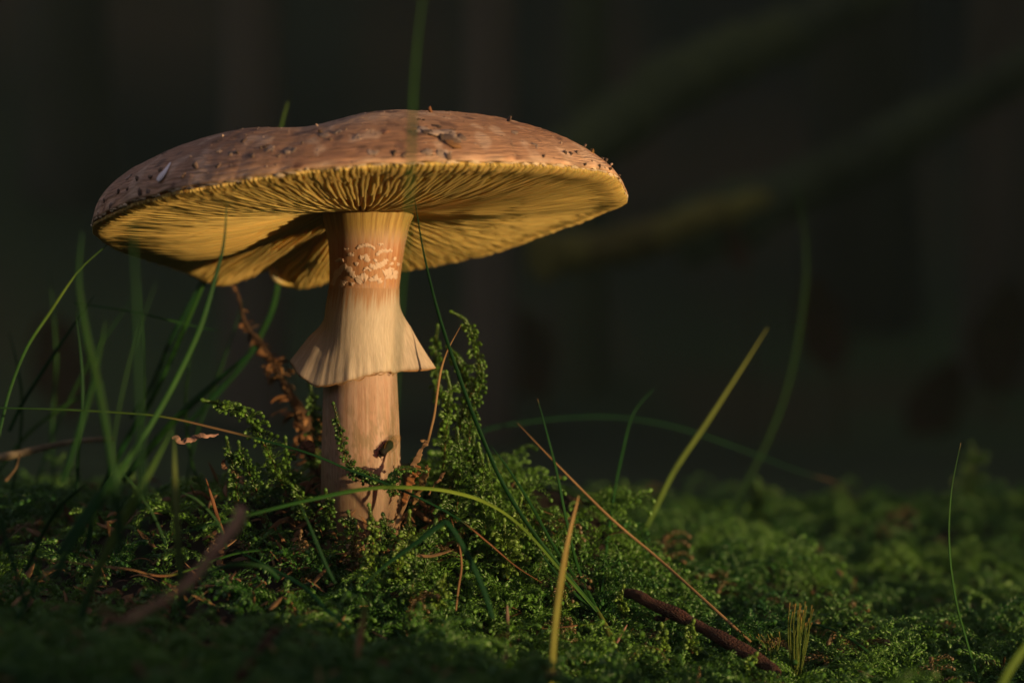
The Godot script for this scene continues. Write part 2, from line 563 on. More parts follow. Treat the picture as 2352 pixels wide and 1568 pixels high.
func build_gills(cap: Node3D, base: Vector3) -> void:
	var count := 576
	var small := Geo.new()
	for n in count:
		var reach: float = 0.76
		match n % 8:
			0: reach = 0.0
			4: reach = 0.16
			2, 6: reach = 0.42
		reach = clampf(reach + rng.randf_range(-0.05, 0.05), 0.0, 0.9) if reach > 0.0 else 0.0
		var deg0 := 360.0 * n / count + rng.randf_range(-0.14, 0.14)
		var g := small if n % 2 else Geo.new()
		var start := g.v.size()
		var rows := 22 if reach < 0.5 else 9
		var down := 4
		var tone := rng.randf_range(0.88, 1.10)
		var ph := rng.randf() * 100.0
		var sw := rng.randf_range(0.6, 1.3)
		for side in 2:
			for k in rows:
				var s := lerpf(reach, 1.0, float(k) / (rows - 1))
				var r := lerpf(11.0, cap_rim_r(deg0) - 0.05, s)
				for j in down:
					var f := float(j) / (down - 1)
					# lamellae sway sideways, more so at their free edge and near the rim
					var sway := 0.45 * sw * noise.get_noise_2d(s * 130.0 + ph, n * 0.9) + 0.9 * sw * f * smoothstep(0.35, 0.9, s) * noise.get_noise_2d(s * 300.0, n * 37.0)
					sway += 0.5 * f * noise.get_noise_2d(s * 60.0 + 200.0, n * 9.0)
					var deg := deg0 + rad_to_deg(sway / r)
					var top := cap_roof(deg0, s, r) + 0.25
					var edge := gill_edge(deg0, s) + 0.25 * noise.get_noise_2d(s * 420.0, n * 51.0)
					edge -= 0.9 * smoothstep(0.86, 0.97, s) * rng.randf_range(0.4, 0.6)
					if reach > 0.0: edge = lerpf(top, edge, smoothstep(0.0, 0.14, s - reach))
					if s > 0.985: edge = lerpf(edge, top, 0.35)
					var y := lerpf(top, edge, f)
					var thick := lerpf(0.50, 0.36, f) * (1.0 if side == 0 else -1.0) * (0.75 + 0.5 * smoothstep(0.2, 0.9, s))
					var a := deg_to_rad(deg)
					var p := Vector3(cos(a) * r + SX, y, sin(a) * r) + Vector3(-sin(a), 0, cos(a)) * thick
					g.vert(p, Color(0.84, 0.57, 0.165) * tone)
		for side in 2:
			var first := start + side * rows * down
			for k in rows - 1:
				for j in down - 1:
					var a := first + k * down + j
					if side == 0: g.quad(a, a + 1, a + down + 1, a + down)
					else: g.quad(a, a + down, a + down + 1, a + 1)
		for k in rows - 1:
			var a := start + k * down + down - 1
			var b := rows * down + a
			g.quad(a, b, b + down, a + down)
		for j in down - 1:
			var a := start + (rows - 1) * down + j
			var b := rows * down + a
			g.quad(a, a + 1, b + 1, b)
		if n % 2 == 0: obj("gill", g, M.gill, cap, base)
	obj("short_gills", small, M.gill, cap, base).set_meta("kind", "stuff")

const STEM_X := [[-10.0, 829.0, 92.0], [18.0, 829.0, 91.0], [35.0, 827.5, 85.5], [48.0, 827.0, 81.5], [56.0, 833.0, 81.0], [62.0, 838.0, 81.5], [70.0, 842.0, 88.0], [75.0, 843.0, 98.0], [78.5, 845.0, 111.0], [84.0, 845.0, 128.0]]

func stem_c(y: float) -> Vector2:
	# centre x and radius at a height, mm
	var cx := []
	var rr := []
	for r in STEM_X:
		cx.append([r[0], (r[1] - 1176.0) * 0.105]); rr.append([r[0], r[2] * 0.105])
	return Vector2(table(cx, y), table(rr, y))

func stem_point(px: float, py: float, out := 0.0) -> Array:
	# the point of the stem's front where a line of sight meets it: [position, outward]
	var z := 8.0
	var p := Vector3.ZERO
	for k in 8:
		p = at(px, py, z)
		var s := stem_c(p.y)
		z = sqrt(maxf(0.3, s.y * s.y - (p.x - s.x) * (p.x - s.x)))
	p = at(px, py, z)
	var s2 := stem_c(p.y)
	var n := Vector3(p.x - s2.x, 0, p.z).normalized()
	return [Vector3(s2.x, p.y, 0) + n * (s2.y + out), n]

func build_lip(cap: Node3D, base: Vector3) -> void:
	# the torn lip that curls down at the back edge
	var g := Geo.new()
	sweep(g, catmull([at(624, 604, -53), at(627, 615, -53), at(630, 630, -53.5), at(640, 643, -54.5), at(660, 649, -56), at(690, 648, -57.5)], 24), func(t): return lerpf(1.5, 0.7, t), 0.75, Vector3(0.3, 0.2, 1), 10, func(t): return Color(0.58, 0.47, 0.33).lerp(Color(0.66, 0.43, 0.11), smoothstep(0.35, 0.8, t)), 0.8)
	obj("curled_lip", g, M.gill, cap, base).set_meta("label", "pale curled lip on the back edge")

func build_stem(root: Node3D, base: Vector3) -> MeshInstance3D:
	var g := Geo.new()
	var rows := 130
	var cols := 280
	for k in rows:
		var y := lerpf(-10.0, 82.0, float(k) / (rows - 1))
		var s := stem_c(y)
		for c in cols:
			var a := TAU * c / cols
			var rib := 0.010 * noise.get_noise_2d(c * 27.0, y * 1.2) + 0.02 * noise.get_noise_2d(c * 9.0, y * 2.0)
			var low := 0.35 * noise.get_noise_3d(cos(a) * 20.0, y * 4.0, sin(a) * 20.0) * smoothstep(25.0, -5.0, y)
			var r := s.y + rib + low
			var n1 := noise.get_noise_3d(cos(a) * 420.0, y * 16.0, sin(a) * 420.0) + 0.7 * noise.get_noise_3d(cos(a) * 1500.0, y * 60.0, sin(a) * 1500.0)
			var n2 := noise.get_noise_2d(c * 22.0, y * 1.0 + 60.0)
			var col := Color(0.53, 0.365, 0.265)
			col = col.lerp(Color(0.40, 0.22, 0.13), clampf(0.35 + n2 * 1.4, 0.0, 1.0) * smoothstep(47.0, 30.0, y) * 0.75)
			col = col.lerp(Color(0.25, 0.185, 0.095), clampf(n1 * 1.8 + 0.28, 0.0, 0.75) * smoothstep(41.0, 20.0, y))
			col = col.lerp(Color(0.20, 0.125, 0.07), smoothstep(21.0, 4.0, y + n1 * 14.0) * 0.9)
			var band := smoothstep(55.5, 61.5, y + n2 * 4.0 + n1 * 3.0) * smoothstep(74.5, 67.0, y + n2 * 3.0)
			col = col.lerp(Color(0.42, 0.185, 0.075).lerp(Color(0.52, 0.27, 0.12), clampf(0.5 + n2 * 1.8, 0.0, 1.0)), band * 0.9)
			col = col.lerp(Color(0.50, 0.34, 0.10).lerp(Color(0.34, 0.21, 0.06), clampf(0.4 + n2 * 1.6, 0.0, 1.0)), smoothstep(69.0, 75.0, y))
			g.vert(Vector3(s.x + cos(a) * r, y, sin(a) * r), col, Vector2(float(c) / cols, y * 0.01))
	g.grid(0, rows, cols, true)
	for k in range(0, g.i.size(), 3):
		var t := g.i[k]; g.i[k] = g.i[k + 1]; g.i[k + 1] = t
	var o := obj("stem", g, M.stem, root, base)
	o.set_meta("label", "thick pale striated stem with a brown band of scales under the gills")
	# pale torn scales on the brown band: [points in layout units, width]
	var scales := [
		[[[764, 655], [772, 632], [785, 615], [797, 614], [806, 626], [817, 637]], 9.5], [[[780, 655], [787, 650], [795, 644]], 8.0], [[[820, 648], [830, 637], [846, 638]], 15.0],
		[[[850, 646], [857, 637], [866, 640], [877, 648]], 9.5], [[[881, 629], [891, 625], [900, 631], [913, 624]], 16.0], [[[848, 610], [863, 612], [878, 605], [890, 596]], 9.0], [[[798, 585], [813, 583]], 6.5],
		[[[826, 593], [838, 591], [848, 600]], 8.5], [[[820, 571], [831, 564], [846, 563], [861, 572]], 5.5], [[[863, 586], [875, 577], [890, 575], [901, 576]], 6.0], [[[903, 592], [909, 595]], 5.5], [[[814, 604], [822, 608]], 5.5],
		[[[896, 603], [902, 607]], 5.0], [[[834, 622], [842, 616], [852, 622]], 4.5], [[[868, 560], [880, 562]], 4.0], [[[770, 600], [782, 596], [790, 601]], 4.5],
		[[[912, 610], [916, 604]], 5.0], [[[806, 655], [812, 648]], 5.0], [[[858, 596], [866, 600]], 4.0], [[[790, 572], [800, 569]], 3.5]]
	for sc in scales:
		var w := []
		for p in sc[0]: w.append(Vector3(p[0], p[1], 0))
		var path := catmull(w, 26)
		var pg := Geo.new()
		for k in path.size():
			var t := float(k) / (path.size() - 1)
			var tn: Vector3 = (path[mini(k + 1, path.size() - 1)] - path[maxi(k - 1, 0)]).normalized()
			var sd := Vector3(-tn.y, tn.x, 0)
			var wd: float = sc[1] * 0.85 * pow(sin(PI * clampf(0.08 + 0.84 * t, 0, 1)), 0.5)
			for e in 4:
				var j := (0.8 + 1.3 * noise.get_noise_2d(path[k].x * 14.0 + e * 150.0, path[k].y * 14.0))
				var q: Vector3 = path[k] + sd * wd * [-1.0, -0.8, 0.8, 1.0][e] * j
				var hit := stem_point(q.x, q.y, [-0.04, 0.15, 0.15, -0.04][e])
				pg.vert(hit[0], Color(0.57, 0.42, 0.31) * (0.92 + 0.2 * noise.get_noise_2d(q.x * 30.0, q.y * 2.0)), Vector2(hit[0].x * 0.02, hit[0].y * 0.01))
		pg.grid(0, path.size(), 4, false)
		obj("pale_scale", pg, M.scale, o, base)
	return o

const RING_FLARE := [[0, 8.8], [7, 7.6], [14, 4.4], [22, 1.5], [30, 0.9], [60, 1.1], [95, 1.5], [125, 2.6], [146, 4.4], [165, 6.8], [182, 8.0], [215, 5.5], [260, 4.0], [310, 4.6], [344, 6.6], [354, 8.2], [360, 8.7]]
const RING_START := [[0, 0.14], [25, 0.2], [45, 0.5], [110, 0.5], [150, 0.38], [180, 0.34], [240, 0.3], [330, 0.2], [360, 0.14]]
const RING_LOW := [[0, 40.4], [20, 39.6], [30, 39.0], [42, 39.5], [72, 38.9], [107, 37.1], [132, 36.2], [146, 36.4], [160, 39.0], [180, 42.0], [220, 41.0], [300, 40.2], [345, 40.6], [360, 40.4]]

func build_ring(root: Node3D, base: Vector3) -> void:
	# the skirt that hangs from the stem
	var cols := 300
	var rows := 44
	var g := Geo.new()
	var rim := []
	for layer in 2:
		for k in rows:
			var t := float(k) / (rows - 1)
			for c in cols:
				var deg := 360.0 * c / cols
				var a := deg_to_rad(deg)
				# how far it flares, where that starts and how low it hangs, by direction (0 right, 90 to the camera)
				var flare := table(RING_FLARE, deg) + 0.75 * noise.get_noise_2d(cos(a) * 170.0, sin(a) * 170.0)
				var start := table(RING_START, deg)
				var bottom := table(RING_LOW, deg)
				bottom += 0.16 * noise.get_noise_2d(cos(a) * 260.0, sin(a) * 260.0) + 0.14 * noise.get_noise_2d(cos(a) * 900.0, sin(a) * 900.0)
				var y := lerpf(59.5, bottom, t)
				var s := stem_c(y)
				var f := pow(clampf((t - start) / (1.0 - start), 0.0, 1.0), 1.15) * smoothstep(start - 0.06, start + 0.36, t)
				var rib := 0.022 * noise.get_noise_2d(c * 24.0, t * 6.0) * smoothstep(0.0, 0.3, t)
				var r := s.y + 0.12 + 0.3 * smoothstep(0.0, 0.3, t) + flare * f + rib
				if layer == 1: r -= lerpf(0.2, 0.45, t)
				var n2 := noise.get_noise_2d(c * 24.0, t * 9.0)
				var col := Color(0.66, 0.52, 0.38).lerp(Color(0.57, 0.43, 0.31), clampf(0.35 + n2 * 1.0, 0.0, 1.0))
				col = col.lerp(Color(0.45, 0.23, 0.105), smoothstep(0.24, 0.02, t + n2 * 0.22 + 0.10 * noise.get_noise_2d(c * 6.0, 8.0)) * 0.92)
				col = col.lerp(Color(0.30, 0.17, 0.07), smoothstep(0.965, 1.0, t) * 0.95)
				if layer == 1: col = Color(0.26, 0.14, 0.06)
				g.vert(Vector3(s.x + cos(a) * r, y, sin(a) * r), col, Vector2(float(c) / cols, y * 0.01))
				if layer == 0 and k == rows - 1: rim.append(Vector3(s.x + cos(a) * r, y, sin(a) * r))
	var half := rows * cols
	for k in rows - 1:
		for c in cols:
			var c2 := (c + 1) % cols
			var a := k * cols + c
			var b := k * cols + c2
			g.quad(a, b, b + cols, a + cols)
			g.quad(half + a, half + a + cols, half + b + cols, half + b)
	for c in cols:
		var c2 := (c + 1) % cols
		var a := (rows - 1) * cols
		g.quad(a + c, a + c2, half + a + c2, half + a + c)
	var o := obj("ring", g, M.ring, root, base)
	o.set_meta("label", "cream pleated skirt flaring out round the stem with torn brown edge")
	# ragged brown shreds along the torn edge
	for k in 20:
		var c: int = (k * 300 / 20 + rng.randi() % 14) % cols
		var p: Vector3 = rim[c]
		var q: Vector3 = rim[(c + 5 + rng.randi() % 14) % cols]
		var e := Geo.new()
		var dn := Vector3(rng.randf_range(-0.2, 0.2), -rng.randf_range(0.15, 0.6), rng.randf_range(-0.2, 0.2))
		sweep(e, catmull([p, p.lerp(q, 0.5) + dn, q], 7), func(t): return 0.04 + 0.09 * sin(PI * t), 0.6, Vector3(0, 0, 1), 6, func(_t): return Color(0.30, 0.16, 0.06), 0.9)
		obj("torn_shred", e, M.plain, o, base)

func lump(g: Geo, p: Vector3, nor: Vector3, rx: float, ry: float, rz: float, col: Color, rough: float, along := Vector3.RIGHT) -> void:
	# a small irregular crumb
	var u := (along - nor * along.dot(nor)).normalized()
	var w := nor.cross(u)
	var first := g.v.size()
	var rows := 5
	var cols := 8
	var sd := rng.randf() * 500.0
	for k in rows:
		var v := PI * k / (rows - 1)
		for c in cols:
			var a := TAU * c / cols
			var q := 1.0 + rough * noise.get_noise_3d(cos(a) * sin(v) * 40.0 + sd, cos(v) * 40.0, sin(a) * sin(v) * 40.0)
			g.vert(p + (u * cos(a) * sin(v) * rx + nor * cos(v) * ry + w * sin(a) * sin(v) * rz) * q, col * rng.randf_range(0.85, 1.15))
	for k in rows - 1:
		for c in cols:
			var c2 := (c + 1) % cols
			var a := first + k * cols + c
			var b := first + k * cols + c2
			g.quad(a, a + cols, b + cols, b)

func build_crumbs(cap: Node3D, base: Vector3) -> void:
	var dark := Color(0.075, 0.050, 0.036)
	var pale := Color(0.36, 0.26, 0.20)
	var items := [ # px, py, half width, half height, tone, name
[1010, 318, 1.6, 0.4, dark, "soil_crumb"], [1038, 308, 0.8, 0.5, dark, "soil_crumb"],
		[752, 311, 2.6, 0.35, pale * 0.75, "wart"], [770, 306, 1.6, 0.3, pale * 0.6, "wart"], [740, 306, 1.0, 0.45, dark, "soil_crumb"], [757, 318, 1.0, 0.4, dark * 1.5, "soil_crumb"],
		[608, 335, 1.0, 0.4, dark, "soil_crumb"], [598, 337, 0.7, 0.4, dark, "soil_crumb"], [560, 326, 1.2, 0.3, dark * 1.4, "soil_crumb"], [617, 345, 1.6, 0.3, pale * 0.8, "wart"], [660, 350, 1.8, 0.3, pale * 0.8, "wart"], [644, 356, 1.2, 0.3, dark * 2.0, "soil_crumb"],
		[530, 352, 1.6, 0.3, pale * 0.8, "wart"], [545, 350, 0.8, 0.3, dark, "soil_crumb"], [505, 350, 1.0, 0.3, pale * 0.8, "wart"], [445, 380, 1.4, 0.3, dark * 2.0, "soil_crumb"], [500, 385, 1.3, 0.3, dark * 2.0, "soil_crumb"],
		[300, 405, 1.7, 0.5, pale, "wart"], [312, 413, 1.1, 0.5, dark * 1.5, "soil_crumb"], [345, 405, 1.3, 0.4, dark * 2.0, "soil_crumb"], [362, 393, 1.1, 0.4, dark * 2.0, "soil_crumb"], [270, 440, 0.8, 0.4, dark, "soil_crumb"], [292, 443, 0.7, 0.3, dark, "soil_crumb"], [340, 440, 1.2, 0.3, pale * 0.7, "wart"],
		[860, 352, 1.7, 0.3, pale * 0.8, "wart"], [905, 357, 0.9, 0.4, dark, "soil_crumb"], [930, 352, 1.1, 0.3, dark * 1.6, "soil_crumb"], [1035, 357, 1.3, 0.3, dark * 2.0, "soil_crumb"], [1015, 353, 2.0, 0.25, pale, "wart"], [970, 352, 1.6, 0.25, pale * 0.9, "wart"],
		[962, 272, 0.8, 0.3, dark, "soil_crumb"], [972, 276, 0.6, 0.3, dark, "soil_crumb"], [988, 258, 0.9, 0.9, Color(0.16, 0.07, 0.03), "soil_crumb"], [1168, 280, 0.8, 1.1, dark, "soil_crumb"],
		[1300, 350, 1.2, 0.5, dark, "soil_crumb"], [1310, 355, 0.9, 0.5, dark, "soil_crumb"], [1322, 352, 0.7, 0.4, dark * 2.0, "soil_crumb"], [1245, 362, 0.6, 0.5, dark, "soil_crumb"], [1360, 340, 1.2, 0.7, Color(0.15, 0.08, 0.02), "soil_crumb"], [1385, 355, 1.1, 0.5, dark * 2.0, "soil_crumb"], [1395, 370, 0.9, 0.5, dark, "soil_crumb"],
		[1378, 382, 0.6, 0.4, dark, "soil_crumb"], [1400, 392, 0.6, 0.4, dark, "soil_crumb"], [1340, 375, 0.5, 0.4, dark, "soil_crumb"], [1345, 330, 0.6, 0.5, dark * 2.0, "soil_crumb"], [1290, 328, 0.5, 0.6, pale, "soil_crumb"], [1180, 305, 1.4, 0.25, pale * 0.9, "wart"], [1230, 330, 1.2, 0.25, pale * 0.8, "wart"],
		[820, 315, 1.3, 0.25, pale * 0.8, "wart"], [880, 300, 1.4, 0.25, Color(0.40, 0.20, 0.12), "wart"], [690, 330, 0.7, 0.3, dark * 2.0, "soil_crumb"], [580, 362, 1.2, 0.25, dark * 2.0, "soil_crumb"], [420, 400, 1.1, 0.3, dark * 2.0, "soil_crumb"], [512, 312, 0.5, 0.6, pale, "soil_crumb"], [378, 352, 1.2, 0.4, pale * 0.5, "wart"],
		[795, 298, 0.5, 0.5, dark * 2.0, "soil_crumb"], [728, 290, 0.6, 0.8, pale * 0.9, "soil_crumb"], [240, 470, 0.9, 0.4, dark, "soil_crumb"], [255, 478, 1.2, 0.4, pale * 0.7, "wart"], [320, 458, 1.2, 0.3, dark * 1.5, "soil_crumb"], [1420, 405, 0.6, 0.5, dark, "soil_crumb"], [1408, 380, 0.5, 0.5, pale, "soil_crumb"]]
	for it in items:
		var s := on_cap(it[0], it[1])
		var g := Geo.new()
		var n: Vector3 = s[3]
		if it[5] == "wart":
			# a few thin scraps of veil grown onto the skin
			for k in 4:
				var off: Vector3 = Vector3(rng.randf_range(-1, 1), 0, rng.randf_range(-1, 1)) * it[2] * 0.5
				off -= n * off.dot(n)
				lump(g, s[2] + off, n, it[2] * rng.randf_range(0.25, 0.55), it[3] * rng.randf_range(0.25, 0.6), it[2] * rng.randf_range(0.25, 0.6), it[4] * rng.randf_range(0.5, 1.15), 2.2)
		else:
			lump(g, s[2] + n * it[3] * 0.3, n, it[2] * 0.5, it[3] * 0.8, it[2] * rng.randf_range(0.4, 0.8), it[4], 2.2)
		obj(it[5], g, M.crumb, cap, base)
	# the big torn scrap of veil right of the middle: pale ragged sheet with a dark lifted lower edge
	var sheet := [[962, 294, 1.5, 0.16, pale * 0.75], [980, 299, 1.9, 0.20, pale * 0.95], [998, 302, 2.1, 0.24, pale], [1013, 309, 1.9, 0.28, pale * 1.05], [1028, 308, 2.0, 0.30, pale * 0.9], [1044, 314, 2.0, 0.34, pale * 0.7], [1058, 319, 1.4, 0.4, dark * 2.2],
		[1010, 318, 1.7, 0.24, dark * 1.2], [1027, 323, 1.9, 0.34, dark * 1.5], [1043, 327, 1.6, 0.40, Color(0.20, 0.10, 0.04)], [985, 308, 1.2, 0.18, dark * 1.6], [970, 301, 1.0, 0.16, dark * 2.0], [1003, 294, 0.9, 0.2, dark], [1036, 301, 0.9, 0.25, dark]]
	for q in sheet:
		var hit := on_cap(q[0], q[1])
		var g := Geo.new()
		lump(g, hit[2], hit[3], q[2], q[3], q[2] * 0.8, q[4], 2.6)
		obj("torn_scrap", g, M.crumb, cap, base)
	# fine grit over the whole skin
	var grit := Geo.new()
	for k in 230:
		var s = cap_spots[rng.randi() % cap_spots.size()]
		lump(grit, s[2], s[3], rng.randf_range(0.08, 0.30), rng.randf_range(0.05, 0.16), rng.randf_range(0.08, 0.3), dark * rng.randf_range(1.0, 4.0) if rng.randf() < 0.7 else pale, 1.2)
	obj("fine_grit", grit, M.crumb, cap, base).set_meta("kind", "stuff")
	# ragged pale fringe of the skin along the rim
	for k in 150:
		var deg := 360.0 * k / 150.0 + rng.randf_range(-1.0, 1.0)
		var a := deg_to_rad(deg)
		var r := cap_rim_r(deg)
		var g := Geo.new()
		var tn := Vector3(-sin(a), 0, cos(a))
		var p := Vector3(cos(a) * r + SX, cap_top(deg, 0.9995) - 0.9, sin(a) * r)
		lump(g, p, Vector3(cos(a), -0.4, sin(a)).normalized(), rng.randf_range(0.5, 1.7), rng.randf_range(0.08, 0.2), rng.randf_range(0.15, 0.4), Color(0.54, 0.42, 0.27) * rng.randf_range(0.7, 1.1), 2.4, tn)
		obj("rim_shred", g, M.crumb, cap, base)
	# the white sliver near the left rim
	var f := Geo.new()
	var a0: Array = on_cap(366, 417)
	var a1: Array = on_cap(378, 395)
	var a2: Array = on_cap(392, 373)
	var nn: Vector3 = a1[3]
	sweep(f, catmull([a0[2] + nn * 0.3, a1[2] + nn * 0.35, a2[2] + nn * 0.3], 12), func(t): return 0.15 + 1.0 * pow(sin(PI * (0.12 + 0.86 * t)), 0.8) * (1.0 - 0.75 * t), 0.25, nn, 8, func(_t): return Color(0.86, 0.80, 0.80), 0.8)
	var fo := obj("pale_flake", f, M.crumb, cap, base)
	fo.set_meta("label", "white sliver stuck near the left rim")

func build_mushroom() -> void:
	var base := Vector3(SX, 0, 0)
	var root := thing("mushroom", base, "large brown capped mushroom with yellow gills and a skirted pale stem", "mushroom")
	var cap := build_cap(root, base)
	build_gills(cap, base)
	build_crumbs(cap, base)
	build_lip(cap, base)
	build_stem(root, base)
	build_ring(root, base)

# ---------------------------------------------------------------- the fly on the stem
func build_fly() -> void:
	var hit := stem_point(877, 1032, 0.0)
	var head := stem_point(868, 1045, 0.9)
	var thorax := stem_point(874, 1037, 1.1)
	var belly := stem_point(886, 1022, 1.0)
	var tail := stem_point(892, 1012, 0.8)
	var n: Vector3 = hit[1]
	var base: Vector3 = hit[0]
	var t := thing("fly", base, "small dark fly with amber wings resting head down on the mushroom stem", "fly")
	var g := Geo.new()
	var pth := catmull([head[0] + (head[0] - thorax[0]) * 0.35, head[0], thorax[0], belly[0], tail[0]], 26)
	sweep(g, pth, func(q): return table([[0.0, 0.2], [0.10, 0.66], [0.2, 0.62], [0.27, 0.45], [0.42, 1.05], [0.55, 0.95], [0.75, 1.15], [0.92, 0.75], [1.0, 0.15]], q), 0.85, n, 12, func(q): return Color(0.007, 0.006, 0.004).lerp(Color(0.014, 0.013, 0.005), smoothstep(0.3, 0.8, q)), 0.2)
	obj("body", g, M.fly, t, base)
	var side: Vector3 = (thorax[0] - belly[0]).normalized().cross(n).normalized()
	for s in [-1.0, 1.0]:
		var w := Geo.new()
		var root: Vector3 = thorax[0].lerp(belly[0], 0.2) + n * 0.75 + side * s * 0.35
		var tip: Vector3 = stem_point(903 + s * 3.0, 1001 + s * 2.0, 1.7)[0]
		sweep(w, catmull([root, root.lerp(tip, 0.5) + side * s * 0.25, tip], 14), func(q): return 0.12 + 1.2 * pow(sin(PI * (0.06 + 0.90 * q)), 0.7), 0.02, n, 10, func(_q): return Color.WHITE)
		obj("wing", w, M.wing, t, base)
		for k in 3:
			var l := Geo.new()
			var a: Vector3 = thorax[0].lerp(belly[0], -0.2 + 0.35 * k)
			var b: Vector3 = a + side * s * 1.0 + n * 0.25
			var foot: Vector3 = a + side * s * 1.7 + (head[0] - belly[0]).normalized() * (0.7 - 0.7 * k)
			var ax := stem_c(foot.y)
			var rad := Vector3(foot.x - ax.x, 0, foot.z).normalized()
			foot = Vector3(ax.x, foot.y, 0) + rad * (ax.y + 0.05)
			sweep(l, catmull([a, b, foot], 8), func(q): return lerpf(0.10, 0.045, q), 1.0, Vector3(0, 1, 0.2), 5, func(_q): return Color(0.015, 0.013, 0.008))
			obj("leg", l, M.fly, t, base)
	for s in [-1.0, 1.0]:
		var e := Geo.new()
		lump(e, head[0] + side * s * 0.38 + n * 0.1, n, 0.22, 0.26, 0.28, Color(0.03, 0.008, 0.005), 0.1)
		obj("eye", e, M.fly, t, base)

# ---------------------------------------------------------------- grass, needles, twigs
func blade(called: String, label: String, category: String, pts: Array, width: float, colors: Array, face := Vector3(0.1, 0.25, 1.0), flat := 0.28, twist := 0.6, group := "", material: Material = null) -> MeshInstance3D:
	# pts: [layout x, layout y, z mm] from the base to the tip; colors: [[t, Color], ...]
	var world := []
	for p in pts: world.append(at(p[0], p[1], p[2]))
	var g := Geo.new()
	var taper := func(t: float) -> float:
		return width * 0.39 * minf(1.0, pow(maxf(0.0, 1.02 - t) * 2.6, 0.75)) * (0.85 + 0.15 * smoothstep(0.0, 0.1, t))
	var tone := func(t: float) -> Color:
		for k in colors.size() - 1:
			if t <= colors[k + 1][0]:
				return (colors[k][1] as Color).lerp(colors[k + 1][1], clampf((t - colors[k][0]) / maxf(colors[k + 1][0] - colors[k][0], 0.001), 0.0, 1.0))
		return colors[colors.size() - 1][1]
	sweep(g, catmull(world, maxi(18, pts.size() * 7)), taper, flat, face.normalized(), 8, tone, 0.08, twist)
	var o := obj(called, g, material if material else M.grass, null, world[0])
	tag(o, label, category, group)
	return o

func twig(called: String, label: String, category: String, pts: Array, w0: float, w1: float, col: Color, rough: float, group := "", m: Material = null, flat := 1.0) -> MeshInstance3D:
	var world := []
	for p in pts: world.append(at(p[0], p[1], p[2]))
	var g := Geo.new()
	var n := maxi(24, pts.size() * 9)
	var sd := rng.randf() * 300.0
	var dark := func(t: float) -> Color: return col * (1.0 + 0.5 * noise.get_noise_2d(t * 700.0, sd))
	sweep(g, catmull(world, n), func(t): return lerpf(w0, w1, t) * 0.5 * (1.0 + rough * noise.get_noise_2d(t * 500.0, sd)) * minf(1.0, 0.35 + 14.0 * minf(t, 1.0 - t)), flat, Vector3(0.1, 0.3, 1.0), 12, dark, rough)
	var o := obj(called, g, m if m else M.bark, null, world[0])
	tag(o, label, category, group)
	return o

func strip(called: String, label: String, category: String, pts: Array, wide: float, col: Color, ragged: float) -> void:
	# a thin torn ribbon of dead leaf
	var world := []
	for p in pts: world.append(at(p[0], p[1], p[2]))
	var g := Geo.new()
	var sd := rng.randf() * 300.0
	var path := catmull(world, 40)
	for k in path.size():
		path[k] += Vector3(noise.get_noise_2d(k * 9.0, sd), noise.get_noise_2d(k * 9.0, sd + 60.0), noise.get_noise_2d(k * 9.0, sd + 90.0)) * 0.8
	var form := func(t: float) -> float: return wide * 0.5 * (1.0 + ragged * noise.get_noise_2d(t * 260.0, sd) + 0.5 * ragged * noise.get_noise_2d(t * 1300.0, sd)) * pow(sin(PI * (0.06 + 0.90 * t)), 0.6)
	var tone := func(t: float) -> Color: return col * (0.85 + 1.1 * noise.get_noise_2d(t * 900.0, sd + 20.0))
	sweep(g, path, form, 0.10, Vector3(rng.randf_range(-0.3, 0.3), 0.35, 1.0).normalized(), 10, tone, ragged * 0.8, rng.randf_range(-1.2, 1.2))
	var o := obj(called, g, M.plain, null, world[0])
	tag(o, label, category)

